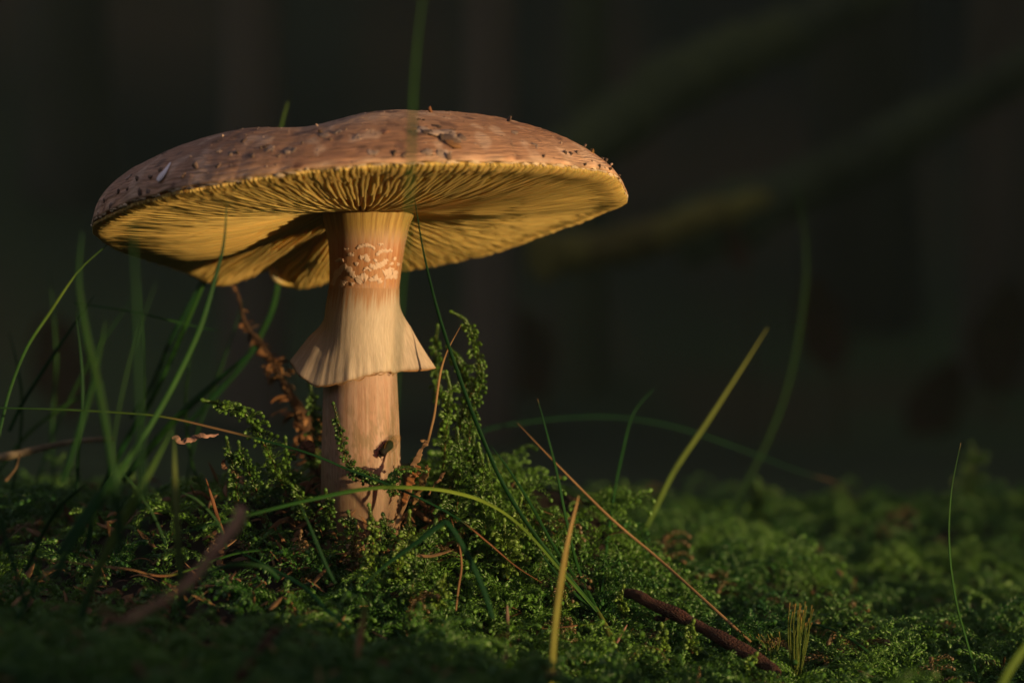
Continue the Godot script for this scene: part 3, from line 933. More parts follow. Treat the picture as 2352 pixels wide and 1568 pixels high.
func build_grass() -> void:
	var g1 := Color(0.008, 0.040, 0.012)   # dark blue-green
	var g2 := Color(0.022, 0.075, 0.012)   # mid green
	var g3 := Color(0.075, 0.130, 0.016)   # yellow-green
	var g4 := Color(0.125, 0.140, 0.025)   # pale base
	var dry := Color(0.30, 0.185, 0.085)
	var rust := Color(0.19, 0.085, 0.038)
	var tuft := "blades of the tussock right of the mushroom"
	var back := "blurred blades behind on the left"
	# tussock rooted right of the mushroom
	blade("grass_plant", "long dark green blade leaning across in front of the gills, cut tip", "grass", [[1375, 1408, 26], [1310, 1330, 28], [1230, 1230, 31], [1160, 1120, 33], [1110, 1010, 35], [1060, 880, 36], [1010, 730, 37], [975, 590, 38], [952, 456, 39]], 1.25, [[0.0, g2], [0.3, g1], [1.0, g1]], Vector3(-0.35, 0.1, 1), 0.5, 0.2, tuft)
	blade("grass_plant", "bright green blade arching low across the foot of the stem", "grass", [[1372, 1405, 26], [1290, 1312, 30], [1200, 1212, 34], [1120, 1156, 37], [1030, 1128, 41], [930, 1119, 46], [830, 1124, 52], [700, 1150, 60], [560, 1185, 68], [430, 1220, 76], [330, 1250, 82]], 1.45, [[0.0, g2], [0.2, g3], [0.38, Color(0.17, 0.25, 0.03)], [0.50, g3], [0.65, g2], [1.0, g1]], Vector3(0.6, 0.6, 0.6), 0.3, 0.3, tuft)
	blade("grass_plant", "short dark blade of the right tussock curving up left", "grass", [[1375, 1406, 22], [1330, 1340, 18], [1270, 1250, 14], [1220, 1160, 11], [1170, 1080, 9], [1125, 1020, 8]], 0.95, [[0.0, g2], [1.0, g1]], Vector3(-0.2, 0.2, 1), 0.35, 0.4, tuft)
	blade("grass_plant", "upright green blade of the right tussock with pale cut tip", "grass", [[1373, 1402, 24], [1330, 1310, 16], [1300, 1190, 8], [1280, 1090, 4], [1255, 990, 0], [1235, 916, -2]], 1.05, [[0.0, g2], [0.9, g1], [0.96, g1], [1.0, dry]], Vector3(0.3, 0.1, 1), 0.4, 0.3, tuft)
	blade("grass_plant", "soft green blade of the right tussock leaning back right", "grass", [[1378, 1398, 20], [1385, 1340, 6], [1395, 1250, -12], [1410, 1140, -30], [1430, 1040, -45], [1455, 950, -58], [1502, 893, -68]], 1.15, [[0.0, g2], [1.0, g1]], Vector3(0.4, 0.1, 1), 0.35, 0.2, tuft)
	blade("grass_plant", "thin lower blade of the right tussock hidden under the long one", "grass", [[1378, 1420, 26], [1330, 1372, 25], [1280, 1318, 23], [1235, 1262, 21]], 0.9, [[0.0, g2], [1.0, g1]], Vector3(0, 0.5, 1), 0.4, 0.2, tuft)
	blade("grass_stalk", "thick pale yellow green stalk at the base of the right tussock", "grass stalk", [[1470, 1620, 62], [1442, 1562, 52], [1415, 1495, 42], [1395, 1445, 34], [1370, 1398, 24], [1362, 1385, 22]], 2.1, [[0.0, g3], [0.6, g4], [1.0, g3]], Vector3(0.4, 0.2, 1), 0.6, 0.1)
	blade("grass_plant", "short orange and green blade lying flat left of the tussock base", "grass", [[1386, 1431, 36], [1340, 1434, 36], [1300, 1439, 37], [1230, 1445, 38]], 0.9, [[0.0, g3], [0.3, g3], [0.42, rust * 1.4], [0.6, rust], [1.0, dry]], Vector3(0, 1, 0.5), 0.35)
	blade("grass_plant", "wide blurred tan blade standing in front of the tussock", "grass", [[1262, 1640, 92], [1266, 1560, 86], [1275, 1440, 80], [1286, 1350, 76], [1305, 1240, 72], [1330, 1138, 70]], 2.3, [[0.0, g4], [0.5, Color(0.15, 0.15, 0.032)], [0.72, Color(0.20, 0.155, 0.042)], [1.0, dry]], Vector3(0.5, 0.1, 1), 0.3, 0.3)
	blade("straw", "long tan straw slanting down right over the moss", "straw", [[1725, 1474, 18], [1600, 1361, 10], [1500, 1272, -1], [1400, 1187, -4], [1280, 1067, -8], [1188, 971, -12]], 0.95, [[0.0, dry * 0.8], [0.4, dry], [0.75, dry], [1.0, dry * 0.8]], Vector3(0, 0.5, 1), 0.7, 0.3)
	blade("grass_plant", "lone thin green blade curving upright at the far right", "grass", [[2262, 1600, 26], [2248, 1560, 24], [2222, 1475, 20], [2195, 1370, 16], [2181, 1250, 12], [2186, 1130, 10], [2208, 1017, 8]], 0.95, [[0.0, g2], [0.97, g2], [1.0, dry]], Vector3(0.5, 0.1, 1), 0.5, 0.2)
	blade("grass_plant", "dark green blade bending down right beside the needle tuft", "grass", [[1790, 1452, 4], [1835, 1431, 8], [1900, 1441, 14], [1960, 1470, 20], [2040, 1538, 26], [2090, 1590, 30]], 1.15, [[0.0, g1], [1.0, g2]], Vector3(0, 0.9, 0.5), 0.4, 0.2)
	blade("grass_plant", "stout blurred yellow green blade leaning right behind the moss", "grass", [[1478, 1222, -84], [1495, 1190, -84], [1550, 1080, -88], [1612, 988, -92], [1690, 868, -98], [1764, 752, -104]], 1.9, [[0.0, g2], [0.3, g3], [1.0, g4]], Vector3(0.5, 0.1, 1), 0.4, 0.1)
	blade("grass_plant", "tall faint blade bowing far behind on the right", "grass", [[1640, 1215, -210], [1690, 1150, -220], [1760, 1020, -235], [1812, 880, -250], [1846, 700, -265], [1851, 550, -275], [1826, 418, -285]], 2.1, [[0.0, g2 * 0.4], [0.5, g2 * 0.5], [1.0, g2 * 0.4]], Vector3(0.5, 0.1, 1), 0.3, 0.1)
	blade("grass_plant", "faint blade arching sideways behind with tan tip at right", "grass", [[1090, 1010, -120], [1120, 985, -125], [1250, 964, -140], [1400, 957, -155], [1550, 980, -165], [1700, 1030, -175], [1830, 1080, -180], [1922, 1107, -182]], 1.7, [[0.0, g1], [0.9, g1], [0.95, dry * 0.7], [1.0, dry * 0.7]], Vector3(0, 0.9, 0.6), 0.3, 0.1)
	blade("grass_plant", "fat blurred pale green blade in the lower right corner", "grass", [[2282, 1640, 118], [2305, 1565, 112], [2345, 1500, 108], [2390, 1440, 104]], 2.4, [[0.0, g3], [1.0, g3]], Vector3(0.4, 0.3, 1), 0.35, 0.1)
	blade("grass_plant", "ghostly out of focus blade crossing the cap from the top of view", "grass", [[890, 1230, 150], [905, 960, 156], [920, 700, 160], [932, 560, 163], [940, 430, 165], [945, 330, 166], [950, 200, 168], [960, 80, 170], [975, -30, 171], [990, -120, 172]], 0.80, [[0.0, g1], [0.5, g2], [1.0, g2]], Vector3(0.3, 0.1, 1), 0.3, 0.2)
	# left side
	blade("grass_plant", "blade standing behind the cap with only its tip above it", "grass", [[430, 975, -100], [545, 850, -98], [600, 765, -96], [635, 670, -94], [645, 500, -92], [642, 320, -90], [662, 232, -90]], 1.9, [[0.0, g1], [0.8, g2], [1.0, g3]], Vector3(0.3, 0.1, 1), 0.35, 0.1, back)
	blade("grass_plant", "tall green blade passing before the left half of the gills", "grass", [[130, 1275, 96], [200, 1170, 90], [290, 1060, 84], [355, 960, 80], [415, 850, 76], [460, 750, 72], [492, 645, 70], [513, 560, 68], [520, 470, 67]], 1.55, [[0.0, g1], [0.5, g2], [0.8, g1], [1.0, g1]], Vector3(0.4, 0.1, 1), 0.35, 0.2)
	blade("grass_plant", "blurred blade just behind the tall one under the left cap lobe", "grass", [[235, 1120, -70], [290, 1010, -66], [340, 930, -62], [388, 832, -58], [422, 755, -55], [472, 640, -52], [500, 560, -50]], 2.0, [[0.0, g1], [1.0, g2]], Vector3(0.4, 0.1, 1), 0.35, 0.1, back)
	blade("grass_plant", "second blurred blade under the left cap lobe, thinner", "grass", [[300, 960, -80], [350, 880, -78], [392, 780, -75], [440, 690, -72], [480, 600, -70]], 1.6, [[0.0, g1], [1.0, g1]], Vector3(0.4, 0.1, 1), 0.35, 0.1, back)
	blade("grass_plant", "slim arching blade touching the left end of the cap", "grass", [[-30, 1120, 2], [0, 985, 0], [22, 895, -2], [60, 800, -4], [112, 720, -6], [180, 622, -8], [252, 557, -10]], 1.0, [[0.0, g1], [0.5, g2], [0.75, g3], [1.0, g2]], Vector3(0.3, 0.3, 1), 0.4, 0.2)
	blade("grass_plant", "dim blade inside the arch of the slim left blade", "grass", [[20, 990, -50], [48, 930, -48], [92, 860, -46], [152, 770, -44], [216, 678, -42]], 1.3, [[0.0, g1], [1.0, g1]], Vector3(0.3, 0.2, 1), 0.35, 0.1, back)
	blade("grass_plant", "ghostly near blade before the left tip of the gills", "grass", [[330, 1300, 165], [322, 1000, 165], [312, 700, 165], [303, 500, 165]], 1.1, [[0.0, g1], [1.0, g1]], Vector3(0.3, 0.1, 1), 0.35, 0.1)
	blade("grass_plant", "wide blurred olive blade rising left of the mushroom", "grass", [[275, 1260, 130], [268, 1150, 130], [250, 1020, 130], [228, 900, 130], [196, 760, 130], [180, 640, 130], [188, 530, 130]], 1.7, [[0.0, g1], [0.6, g2 * 0.7], [1.0, g1]], Vector3(0.3, 0.1, 1), 0.35, 0.1)
	blade("grass_plant", "blurred blade crossing the olive one in an X", "grass", [[140, 1110, 110], [160, 1060, 110], [190, 960, 110], [216, 868, 110], [242, 735, 110]], 1.4, [[0.0, g1], [1.0, g2 * 0.7]], Vector3(0.3, 0.1, 1), 0.35, 0.1)
	blade("grass_plant", "long thin blade lying level across the stem with brown dry end", "grass", [[-30, 936, 10], [130, 940, 16], [280, 948, 20], [380, 958, 23], [500, 985, 26], [620, 1015, 28], [720, 1045, 30], [800, 1078, 31], [860, 1100, 32], [960, 1142, 34], [1050, 1190, 35], [1120, 1245, 36], [1185, 1300, 36], [1245, 1338, 36]], 1.0, [[0.0, g2], [0.22, g3], [0.27, dry * 0.6], [0.33, dry * 0.6], [0.36, g1], [0.78, g1], [0.82, rust], [1.0, rust]], Vector3(0, 0.8, 0.6), 0.4, 0.1)
	blade("grass_plant", "dim level blade far left under the cap", "grass", [[170, 695, -40], [200, 700, -40], [300, 715, -42], [430, 745, -45], [500, 760, -46]], 1.0, [[0.0, g1], [0.5, g2], [1.0, g1]], Vector3(0, 0.8, 0.6), 0.35, 0.1, back)
	blade("grass_plant", "broad dark blade leaning right toward the dead stalk", "grass", [[280, 1105, -55], [330, 1045, -55], [400, 965, -52], [480, 890, -50], [575, 808, -48]], 2.5, [[0.0, g1], [0.5, g2], [0.6, g1], [1.0, g1]], Vector3(0.3, 0.4, 1), 0.35, 0.1, back)
	blade("grass_plant", "broad blurred green blade rising from the lower left", "grass", [[185, 1420, 120], [212, 1340, 118], [252, 1250, 115], [300, 1160, 112], [345, 1080, 110], [398, 980, 108]], 2.2, [[0.0, g1], [0.5, g3 * 0.8], [1.0, g2]], Vector3(0.4, 0.2, 1), 0.3, 0.1)
	blade("grass_plant", "second broad blurred blade beside it, darker", "grass", [[120, 1330, 130], [170, 1240, 128], [220, 1165, 126], [290, 1060, 124], [340, 990, 122]], 2.0, [[0.0, g1], [1.0, g2]], Vector3(0.4, 0.2, 1), 0.3, 0.1)
	blade("grass_plant", "upright blurred olive blade below the curled brown leaf", "grass", [[420, 1400, 100], [412, 1300, 100], [405, 1200, 100], [401, 1100, 98], [399, 990, 96]], 2.0, [[0.0, g1], [0.7, Color(0.10, 0.13, 0.03)], [1.0, g1]], Vector3(0.4, 0.1, 1), 0.3, 0.1)
	blade("grass_plant", "thin dark upright blade at the far left", "grass", [[176, 1130, -30], [180, 1020, -30], [189, 940, -30], [186, 830, -30], [173, 716, -30]], 1.2, [[0.0, g1], [1.0, g1]], Vector3(0.4, 0.1, 1), 0.3, 0.1, back)
	blade("grass_plant", "low green blade with red dry end lying in the left moss", "grass", [[612, 1262, 40], [545, 1270, 42], [480, 1290, 45], [410, 1316, 48], [360, 1322, 50], [300, 1308, 54], [230, 1300, 58], [120, 1287, 64], [25, 1276, 70]], 1.0, [[0.0, g2], [0.3, g2], [0.38, g3], [0.46, rust], [0.7, dry * 0.8], [1.0, rust]], Vector3(0, 0.9, 0.5), 0.4, 0.1)
	blade("grass_plant", "dark blade slanting through the moss left of the stem foot", "grass", [[800, 1440, 72], [752, 1402, 68], [700, 1350, 62], [625, 1306, 56], [540, 1262, 50]], 1.3, [[0.0, g1], [1.0, g1]], Vector3(0, 0.6, 0.9), 0.35, 0.1)
	blade("grass_plant", "dark blade kinked like a roof in front of the stem foot", "grass", [[1132, 1420, 64], [1107, 1346, 62], [1064, 1256, 60], [1030, 1204, 59], [1010, 1206, 59], [950, 1250, 60], [880, 1302, 62], [830, 1350, 66]], 1.7, [[0.0, g1], [0.4, g1], [1.0, g1]], Vector3(0.2, 0.5, 0.9), 0.35, 0.1)
	blade("grass_plant", "thin dim blade hanging below the arching one left of the stem", "grass", [[770, 1340, 60], [752, 1306, 60], [718, 1226, 60], [686, 1150, 60]], 1.0, [[0.0, g1], [1.0, g1]], Vector3(0.2, 0.2, 1), 0.35, 0.1)
	blade("grass_plant", "blurred near blade with green tip and orange brown foot, bottom centre", "grass", [[812, 1580, 124], [820, 1513, 120], [836, 1417, 114], [862, 1305, 110]], 1.5, [[0.0, dry * 0.7], [0.5, rust * 1.3], [0.75, g3 * 0.8], [1.0, g3]], Vector3(0.3, 0.1, 1), 0.35, 0.1)
	blade("grass_plant", "short blurred blade at the left edge of the moss", "grass", [[60, 1400, 110], [40, 1330, 110], [10, 1230, 110], [-10, 1150, 110]], 1.4, [[0.0, g1], [1.0, g1]], Vector3(0.3, 0.1, 1), 0.35, 0.1)
	# thin dim blades in the dark on the left
	var thin := [[[60, 1180, -90], [120, 1000, -95], [205, 830, -100], [300, 690, -104]], [[330, 1180, -70], [322, 1000, -72], [330, 850, -74], [318, 640, -76]], [[10, 1200, -60], [40, 1050, -62], [48, 900, -64], [20, 760, -66]],
		[[420, 1150, -95], [450, 1000, -98], [505, 850, -100], [560, 690, -104]], [[240, 1200, -110], [262, 1000, -112], [300, 820, -114], [360, 640, -116]], [[-10, 1090, -80], [60, 1000, -80], [150, 930, -82], [240, 880, -84]],
		[[130, 1190, -130], [118, 1000, -132], [128, 820, -134], [112, 620, -136]], [[480, 1180, -60], [440, 1060, -62], [425, 930, -64], [440, 800, -66]], [[380, 1250, 60], [350, 1180, 62], [310, 1120, 64], [280, 1085, 66]],
		[[60, 1310, 70], [95, 1230, 72], [140, 1160, 74], [200, 1110, 76]], [[520, 1260, 50], [500, 1200, 52], [455, 1150, 54], [415, 1130, 56]], [[640, 1330, 70], [600, 1300, 72], [520, 1300, 74], [450, 1330, 76]], [[20, 1450, 110], [70, 1370, 110], [90, 1280, 110], [80, 1210, 110]], [[200, 1260, 60], [215, 1180, 60], [245, 1110, 60], [292, 1060, 60]]]
	var thin_labels := ["thin dim blade slanting right under the cap's left rim, farthest left of its cross", "thin dim upright blade between the olive blade and the tall green one", "thin dim blade at the very left edge, bowed inward", "thin dim blade leaning right below the left cap lobe toward the dead stalk", "thin dim blade crossing behind the tall green blade, leaning right", "low dim blade bending right at the left edge above the pale stick", "faintest upright blade far behind at left, bowed twice", "thin dim blade rising behind the curled pinkish brown leaf", "thin dim blade bending left in front of the left moss", "thin dim blade rising right from the lower left moss", "short dim blade bending left below the left moss frond", "dim blade lying curved left of the stem over the moss", "blurred short blade upright in the lower left corner", "thin dim blade leaning right above the low red ended blade"]
	for k in thin.size():
		blade("grass_plant", thin_labels[k], "grass", thin[k], rng.randf_range(0.8, 1.4), [[0.0, g1], [0.6, g2 * rng.randf_range(0.5, 0.9)], [1.0, g1]], Vector3(rng.randf_range(-0.5, 0.5), 0.2, 1), 0.35, 0.3, "thin dim blades at left")
	# dry needles and strips
	var nd := "dry brown needles in the moss"
	blade("dry_needle", "rusty split needle leaning in the moss left of the stem", "needle", [[514, 1232, 20], [500, 1190, 20], [488, 1150, 20], [472, 1098, 20]], 1.15, [[0.0, rust], [0.5, rust * 0.9], [1.0, rust * 0.8]], Vector3(0.2, 0.1, 1), 0.45, 0.1, nd)
	blade("dry_needle", "pointed tan needle lying level right below the stem", "needle", [[955, 1275, 34], [985, 1277, 34], [1010, 1272, 34], [1038, 1264, 34]], 1.2, [[0.0, dry * 0.7], [1.0, dry * 0.8]], Vector3(0.1, 0.8, 0.7), 0.4, 0.1, nd)
	blade("dry_needle", "thin wavy reddish needle hanging in the moss below the skirt", "needle", [[1047, 1402, 40], [1053, 1350, 40], [1060, 1300, 40], [1054, 1250, 40], [1036, 1190, 40]], 0.6, [[0.0, dry * 0.7], [1.0, rust]], Vector3(0.2, 0.1, 1), 0.6, 0.1, nd)
	blade("dry_needle", "short grey brown needle standing in the lower moss", "needle", [[1168, 1448, 44], [1166, 1420, 44], [1165, 1388, 44]], 1.1, [[0.0, Color(0.13, 0.08, 0.05)], [1.0, Color(0.16, 0.11, 0.08)]], Vector3(0.2, 0.1, 1), 0.5, 0.1, nd)
	blade("dry_needle", "small pinkish needle standing right of the tussock base", "needle", [[1416, 1478, 36], [1428, 1455, 36], [1441, 1434, 36]], 0.8, [[0.0, Color(0.22, 0.12, 0.09)], [1.0, Color(0.30, 0.17, 0.12)]], Vector3(0.2, 0.1, 1), 0.6, 0.1, nd)
	blade("dry_needle", "tan stub standing at the bottom edge left of the needle tuft", "needle", [[1600, 1600, 56], [1603, 1565, 54], [1607, 1528, 52]], 1.5, [[0.0, dry], [1.0, dry]], Vector3(0.2, 0.1, 1), 0.8, 0.1, nd)
	blade("straw", "thin brown straw standing right of the skirt by the tall moss", "straw", [[982, 1018, 4], [990, 985, 5], [998, 950, 5], [1006, 890, 6], [1014, 845, 6], [1030, 800, 7], [1060, 745, 8]], 0.75, [[0.0, dry * 0.7], [0.6, dry], [1.0, dry * 0.9]], Vector3(0.3, 0.1, 1), 0.55, 0.2)
	strip("dry_strip", "torn tan leaf strip bent over right of the stem foot", "dry leaf", [[905, 1225, 14], [930, 1135, 14], [948, 1075, 13], [965, 1040, 12], [978, 1014, 11], [966, 1012, 11]], 1.8 * 0.7, Color(0.36, 0.22, 0.11) * 0.8, 1.1)
	strip("dry_strip", "orange brown dry strip slanting at the right foot of the stem", "dry leaf", [[925, 1165, 16], [938, 1120, 15], [950, 1090, 15], [958, 1070, 14]], 2.6 * 0.7, Color(0.36, 0.15, 0.05) * 0.8, 1.1)
	strip("dry_strip", "knobbly yellow brown strip right of the orange one", "dry leaf", [[950, 1160, 10], [965, 1120, 10], [980, 1085, 10], [984, 1070, 10]], 2.2 * 0.7, Color(0.30, 0.19, 0.07) * 0.8, 1.1)
	strip("dry_strip", "forked crumbly brown strip beside the tall right moss", "dry leaf", [[985, 1140, 12], [1000, 1115, 12], [1020, 1085, 11]], 1.6 * 0.7, Color(0.33, 0.19, 0.09) * 0.8, 1.1)
	strip("curled_leaf", "crinkled curled pinkish brown leaf lying on the left moss", "dry leaf", [[395, 1005, 20], [415, 1015, 20], [435, 1008, 19], [460, 1002, 18], [500, 992, 16]], 2.6 * 0.7, Color(0.34, 0.20, 0.15) * 0.8, 1.1)
	strip("curled_leaf", "small folded brown leaf under the left moss frond", "dry leaf", [[512, 1060, 10], [520, 1075, 10], [540, 1086, 10], [565, 1105, 10]], 2.2 * 0.7, Color(0.26, 0.14, 0.08) * 0.8, 1.1)
	strip("curled_leaf", "triangular reddish brown leaf between dead stalk and stem", "dry leaf", [[690, 1040, -6], [705, 1020, -6], [722, 1050, -6]], 3.2 * 0.7, Color(0.30, 0.13, 0.08) * 0.8, 1.1)
	# woody things
	twig("twig", "dark reddish brown twig lying on the right moss with broken knobbly end", "twig", [[1436, 1362, 19], [1460, 1366, 21], [1500, 1388, 24], [1580, 1424, 29], [1660, 1468, 35], [1750, 1522, 41], [1790, 1552, 45]], 2.4, 3.4, Color(0.085, 0.034, 0.022), 0.28)
	twig("twig_stub", "small dark side stub under the reddish twig", "twig", [[1545, 1412, 22], [1522, 1420, 24], [1505, 1418, 26]], 1.5, 1.0, Color(0.07, 0.028, 0.02), 0.6)
	twig("stick", "thick blurred brown stick in the left foreground, forked low", "stick", [[556, 1165, 144], [545, 1200, 148], [520, 1232, 152], [480, 1282, 156], [440, 1328, 160], [400, 1362, 164], [330, 1405, 168], [275, 1425, 172], [215, 1385, 176]], 2.0, 1.0, Color(0.50, 0.29, 0.17), 0.4)
	twig("stick", "pale dry stick lying blurred behind at the far left", "stick", [[-30, 1056, -45], [30, 1045, -45], [110, 1025, -46], [190, 1012, -48], [262, 1008, -50]], 2.0, 1.4, Color(0.34, 0.27, 0.16), 0.3)
	twig("stick", "thin bent pale stalk at the left edge", "stick", [[10, 1105, -20], [35, 1075, -20], [45, 1040, -20]], 0.9, 0.5, Color(0.26, 0.18, 0.09), 0.3)
	twig("stick", "blurred dark red stick near the bottom centre left", "stick", [[545, 1560, 150], [590, 1500, 146], [640, 1440, 142]], 1.6, 1.2, Color(0.13, 0.045, 0.026), 0.4)

func build_dead_stalk() -> void:
	var pts := [[735, 1100, -46], [712, 1020, -48], [690, 945, -50], [655, 885, -52], [628, 835, -54], [600, 795, -56], [575, 765, -58], [560, 735, -59], [552, 700, -60], [538, 650, -62]]
	var world := []
	for p in pts: world.append(at(p[0], p[1], p[2]))
	var base: Vector3 = world[0]
	var t := thing("dead_stalk", base, "crumbling rust brown dead stalk leaning left behind the stem", "dead stalk")
	var path := catmull(world, 60)
	var g := Geo.new()
	sweep(g, path, func(q): return lerpf(1.6, 0.35, q) * (1.0 + 0.6 * noise.get_noise_1d(q * 900.0)), 0.8, Vector3(0, 0, 1), 9, func(q): return Color(0.085, 0.045, 0.022) * (1.0 + 0.8 * noise.get_noise_1d(q * 700.0)), 1.0)
	obj("stalk", g, M.bark, t, base)
	for k in 190:
		var q := pow(rng.randf(), 1.6)
		var p := path[int(q * (path.size() - 1))]
		var a := rng.randf() * TAU
		var wide := lerpf(1.7, 0.35, pow(q, 0.7))
		var dir := Vector3(cos(a), rng.randf_range(-0.9, 0.5), sin(a)).normalized()
		var e := Geo.new()
		var rng_w := rng.randf_range(0.10, 0.28)
		var l := rng.randf_range(0.9, 4.6) * wide
		var c := Color(0.20, 0.095, 0.038).lerp(Color(0.36, 0.21, 0.09), rng.randf() * rng.randf()) * rng.randf_range(0.4, 1.2)
		sweep(e, curl_path(p + dir * (0.6 + 2.6 * rng.randf() * (1.0 - q)) * wide, dir, Vector3(rng.randf_range(-1, 1), -0.7, rng.randf_range(-1, 1)), l, rng.randf_range(0.5, 3.0), 6), func(w): return l * rng_w * sin(PI * (0.1 + 0.85 * w)), 0.22, Vector3(rng.randf_range(-1, 1), 1, rng.randf_range(-1, 1)).normalized(), 6, func(_w): return c, 1.0)
		obj("dead_leaf", e, M.plain, t, base)

func build_needle_tuft(label: String, px: float, py: float, z: float, tall: float, spread: float, count: int, lean: float) -> void:
	var base := at(px, py, z)
	var t := thing("needle_tuft", base, label, "needle tuft", "bundles of thin green needles in the moss")
	for k in count:
		var a := rng.randf() * TAU
		var rr := sqrt(rng.randf()) * spread
		var root := base + Vector3(cos(a) * rr * 0.25, 0, sin(a) * rr * 0.25)
		var mid := base + Vector3(cos(a) * rr * 0.8 + lean * 0.4 + rng.randf_range(-0.3, 0.3), tall * 0.55, sin(a) * rr * 0.8)
		var tip := base + Vector3(cos(a) * rr * 1.0 + lean + rng.randf_range(-0.5, 0.5), tall * rng.randf_range(0.70, 1.05), sin(a) * rr)
		var g := Geo.new()
		var c := Color(0.13, 0.16, 0.028).lerp(Color(0.05, 0.10, 0.016), rng.randf())
		sweep(g, catmull([root, root.lerp(mid, 0.5) + Vector3(rng.randf_range(-0.3, 0.3), 0, 0), mid, mid.lerp(tip, 0.5) + Vector3(rng.randf_range(-0.35, 0.35), 0, 0), tip], 14), func(q): return lerpf(0.13, 0.07, q), 0.8, Vector3(0, 0, 1), 5, func(q): return c.lerp(Color(0.32, 0.20, 0.05), smoothstep(0.8, 1.0, q)))
		obj("needle", g, M.grass, t, base)

func build_sprigs() -> void:
	var a := Color(0.062, 0.135, 0.016)
	var b := Color(0.044, 0.105, 0.013)
	var c := Color(0.085, 0.155, 0.019)
	sprig("tallest moss stem right of the skirt with hooked tip", [[1060, 1120, -4], [1052, 1010, -6], [1070, 930, -7], [1098, 870, -8], [1096, 810, -8], [1082, 765, -8], [1068, 735, -8], [1040, 718, -8]], 1.5, 0.16, 2.6, a)
	sprig("mossy stem hanging beside the tallest one with brown bits", [[1075, 1060, -2], [1078, 990, -4], [1088, 930, -5], [1108, 870, -5], [1105, 838, -5]], 1.6, 0.16, 2.4, b)
	sprig("straight moss stem close right of the skirt", [[1018, 1120, 0], [1022, 1020, -1], [1028, 950, -2], [1034, 900, -2], [1026, 860, -2]], 1.7, 0.14, 2.2, a)
	sprig("soft blurred moss stem touching the skirt's right edge", [[1000, 930, -26], [1002, 860, -28], [1000, 800, -28], [1004, 752, -28]], 1.6, 0.16, 1.6, b)
	sprig("thick moss stem in the middle of the right clump", [[1100, 1230, 4], [1092, 1140, 2], [1085, 1060, 0], [1088, 1000, 0]], 1.6, 0.13, 4.2, b)
	sprig("leafy moss stem at the right edge of the clump", [[1140, 1260, 4], [1138, 1180, 3], [1128, 1110, 2], [1120, 1050, 2]], 1.6, 0.13, 4.0, a)
	sprig("moss stem low in the clump near the stem foot", [[1010, 1240, 8], [1030, 1170, 6], [1040, 1110, 4], [1050, 1060, 4]], 1.5, 0.14, 3.6, b)
	sprig("moss stem under the arching blade on the right", [[1195, 1360, 14], [1190, 1290, 12], [1186, 1210, 10], [1196, 1150, 10]], 1.6, 0.13, 3.0, c)
	sprig("small moss stem with pale bud right of the clump", [[1215, 1240, 4], [1210, 1180, 4], [1198, 1135, 4]], 1.4, 0.16, 1.6, a)
	sprig("moss stem leaning right above the tussock", [[1230, 1330, 10], [1250, 1260, 6], [1262, 1200, 4]], 1.3, 0.18, 1.6, b)
	sprig("bright moss stem beside the dark tussock blades", [[1300, 1400, 22], [1296, 1330, 20], [1292, 1270, 18]], 1.5, 0.16, 2.0, c)
	sprig("moss stem filling the right clump below the straw's foot", [[1045, 1200, 10], [1052, 1130, 9], [1056, 1060, 8], [1050, 990, 7]], 1.7, 0.13, 4.4, b)
	sprig("moss stem at the heart of the right clump, thickly branched", [[1120, 1300, 12], [1115, 1220, 11], [1108, 1150, 10], [1110, 1080, 9], [1100, 1025, 9]], 1.7, 0.12, 4.6, a)
	sprig("drooping moss stem behind the hooked tallest one", [[1070, 1000, -14], [1072, 930, -15], [1065, 870, -16], [1050, 820, -17], [1030, 800, -18]], 1.7, 0.15, 3.2, b)
	sprig("moss stem low right of the clump with many tips", [[1165, 1330, 16], [1160, 1270, 15], [1158, 1200, 14]], 1.7, 0.12, 4.2, c)
	sprig("moss stem below the arching blade left of the level needle", [[965, 1360, 30], [975, 1310, 28], [985, 1250, 24], [1000, 1200, 20]], 1.6, 0.13, 3.6, b)
	sprig("blurred tall moss tuft on the far right rise", [[2230, 1165, -260], [2225, 1110, -262], [2240, 1060, -264], [2232, 1025, -266]], 2.4, 0.28, 7.0, b, "blurred moss tufts on the meadow edge")
	sprig("blurred low moss tuft under the tall faint blade", [[1735, 1190, -240], [1745, 1150, -242], [1740, 1110, -244]], 3.2, 0.28, 9.0, b, "blurred moss tufts on the meadow edge")
	sprig("blurred low moss tuft behind the tussock", [[1440, 1200, -200], [1445, 1155, -202], [1435, 1115, -204]], 3.0, 0.28, 8.0, b, "blurred moss tufts on the meadow edge")
	# left clump
	sprig("feathery moss frond on the left with a curled top", [[650, 1120, 6], [630, 1070, 7], [600, 1010, 8], [570, 960, 9], [530, 935, 9], [490, 925, 9], [470, 920, 9]], 1.7, 0.20, 4.2, a)
	sprig("moss stem hanging from the left frond", [[545, 1150, 10], [540, 1100, 10], [530, 1050, 10], [520, 1010, 10]], 1.5, 0.17, 2.4, b)
	sprig("moss stem below the left frond beside the folded leaf", [[590, 1130, 10], [570, 1085, 10], [555, 1050, 10], [548, 1020, 10]], 1.5, 0.17, 2.4, b)
	sprig("moss stem between the left frond and the mushroom", [[672, 1180, 4], [668, 1110, 2], [660, 1060, 0], [655, 1010, 0]], 1.6, 0.16, 2.6, b)
	sprig("blurred dark moss stem behind the mushroom stem, left", [[720, 1080, -30], [722, 1000, -30], [718, 940, -30], [712, 880, -30]], 1.8, 0.18, 2.6, b)
	sprig("moss stem behind the stem foot on the left", [[700, 1200, 6], [690, 1150, 6], [678, 1110, 6]], 1.5, 0.16, 2.6, a)
	# in front of the mushroom
	sprig("dark moss stem against the left foot of the stem", [[735, 1250, 14], [745, 1210, 14], [752, 1170, 13], [748, 1130, 13]], 1.5, 0.15, 3.2, b)
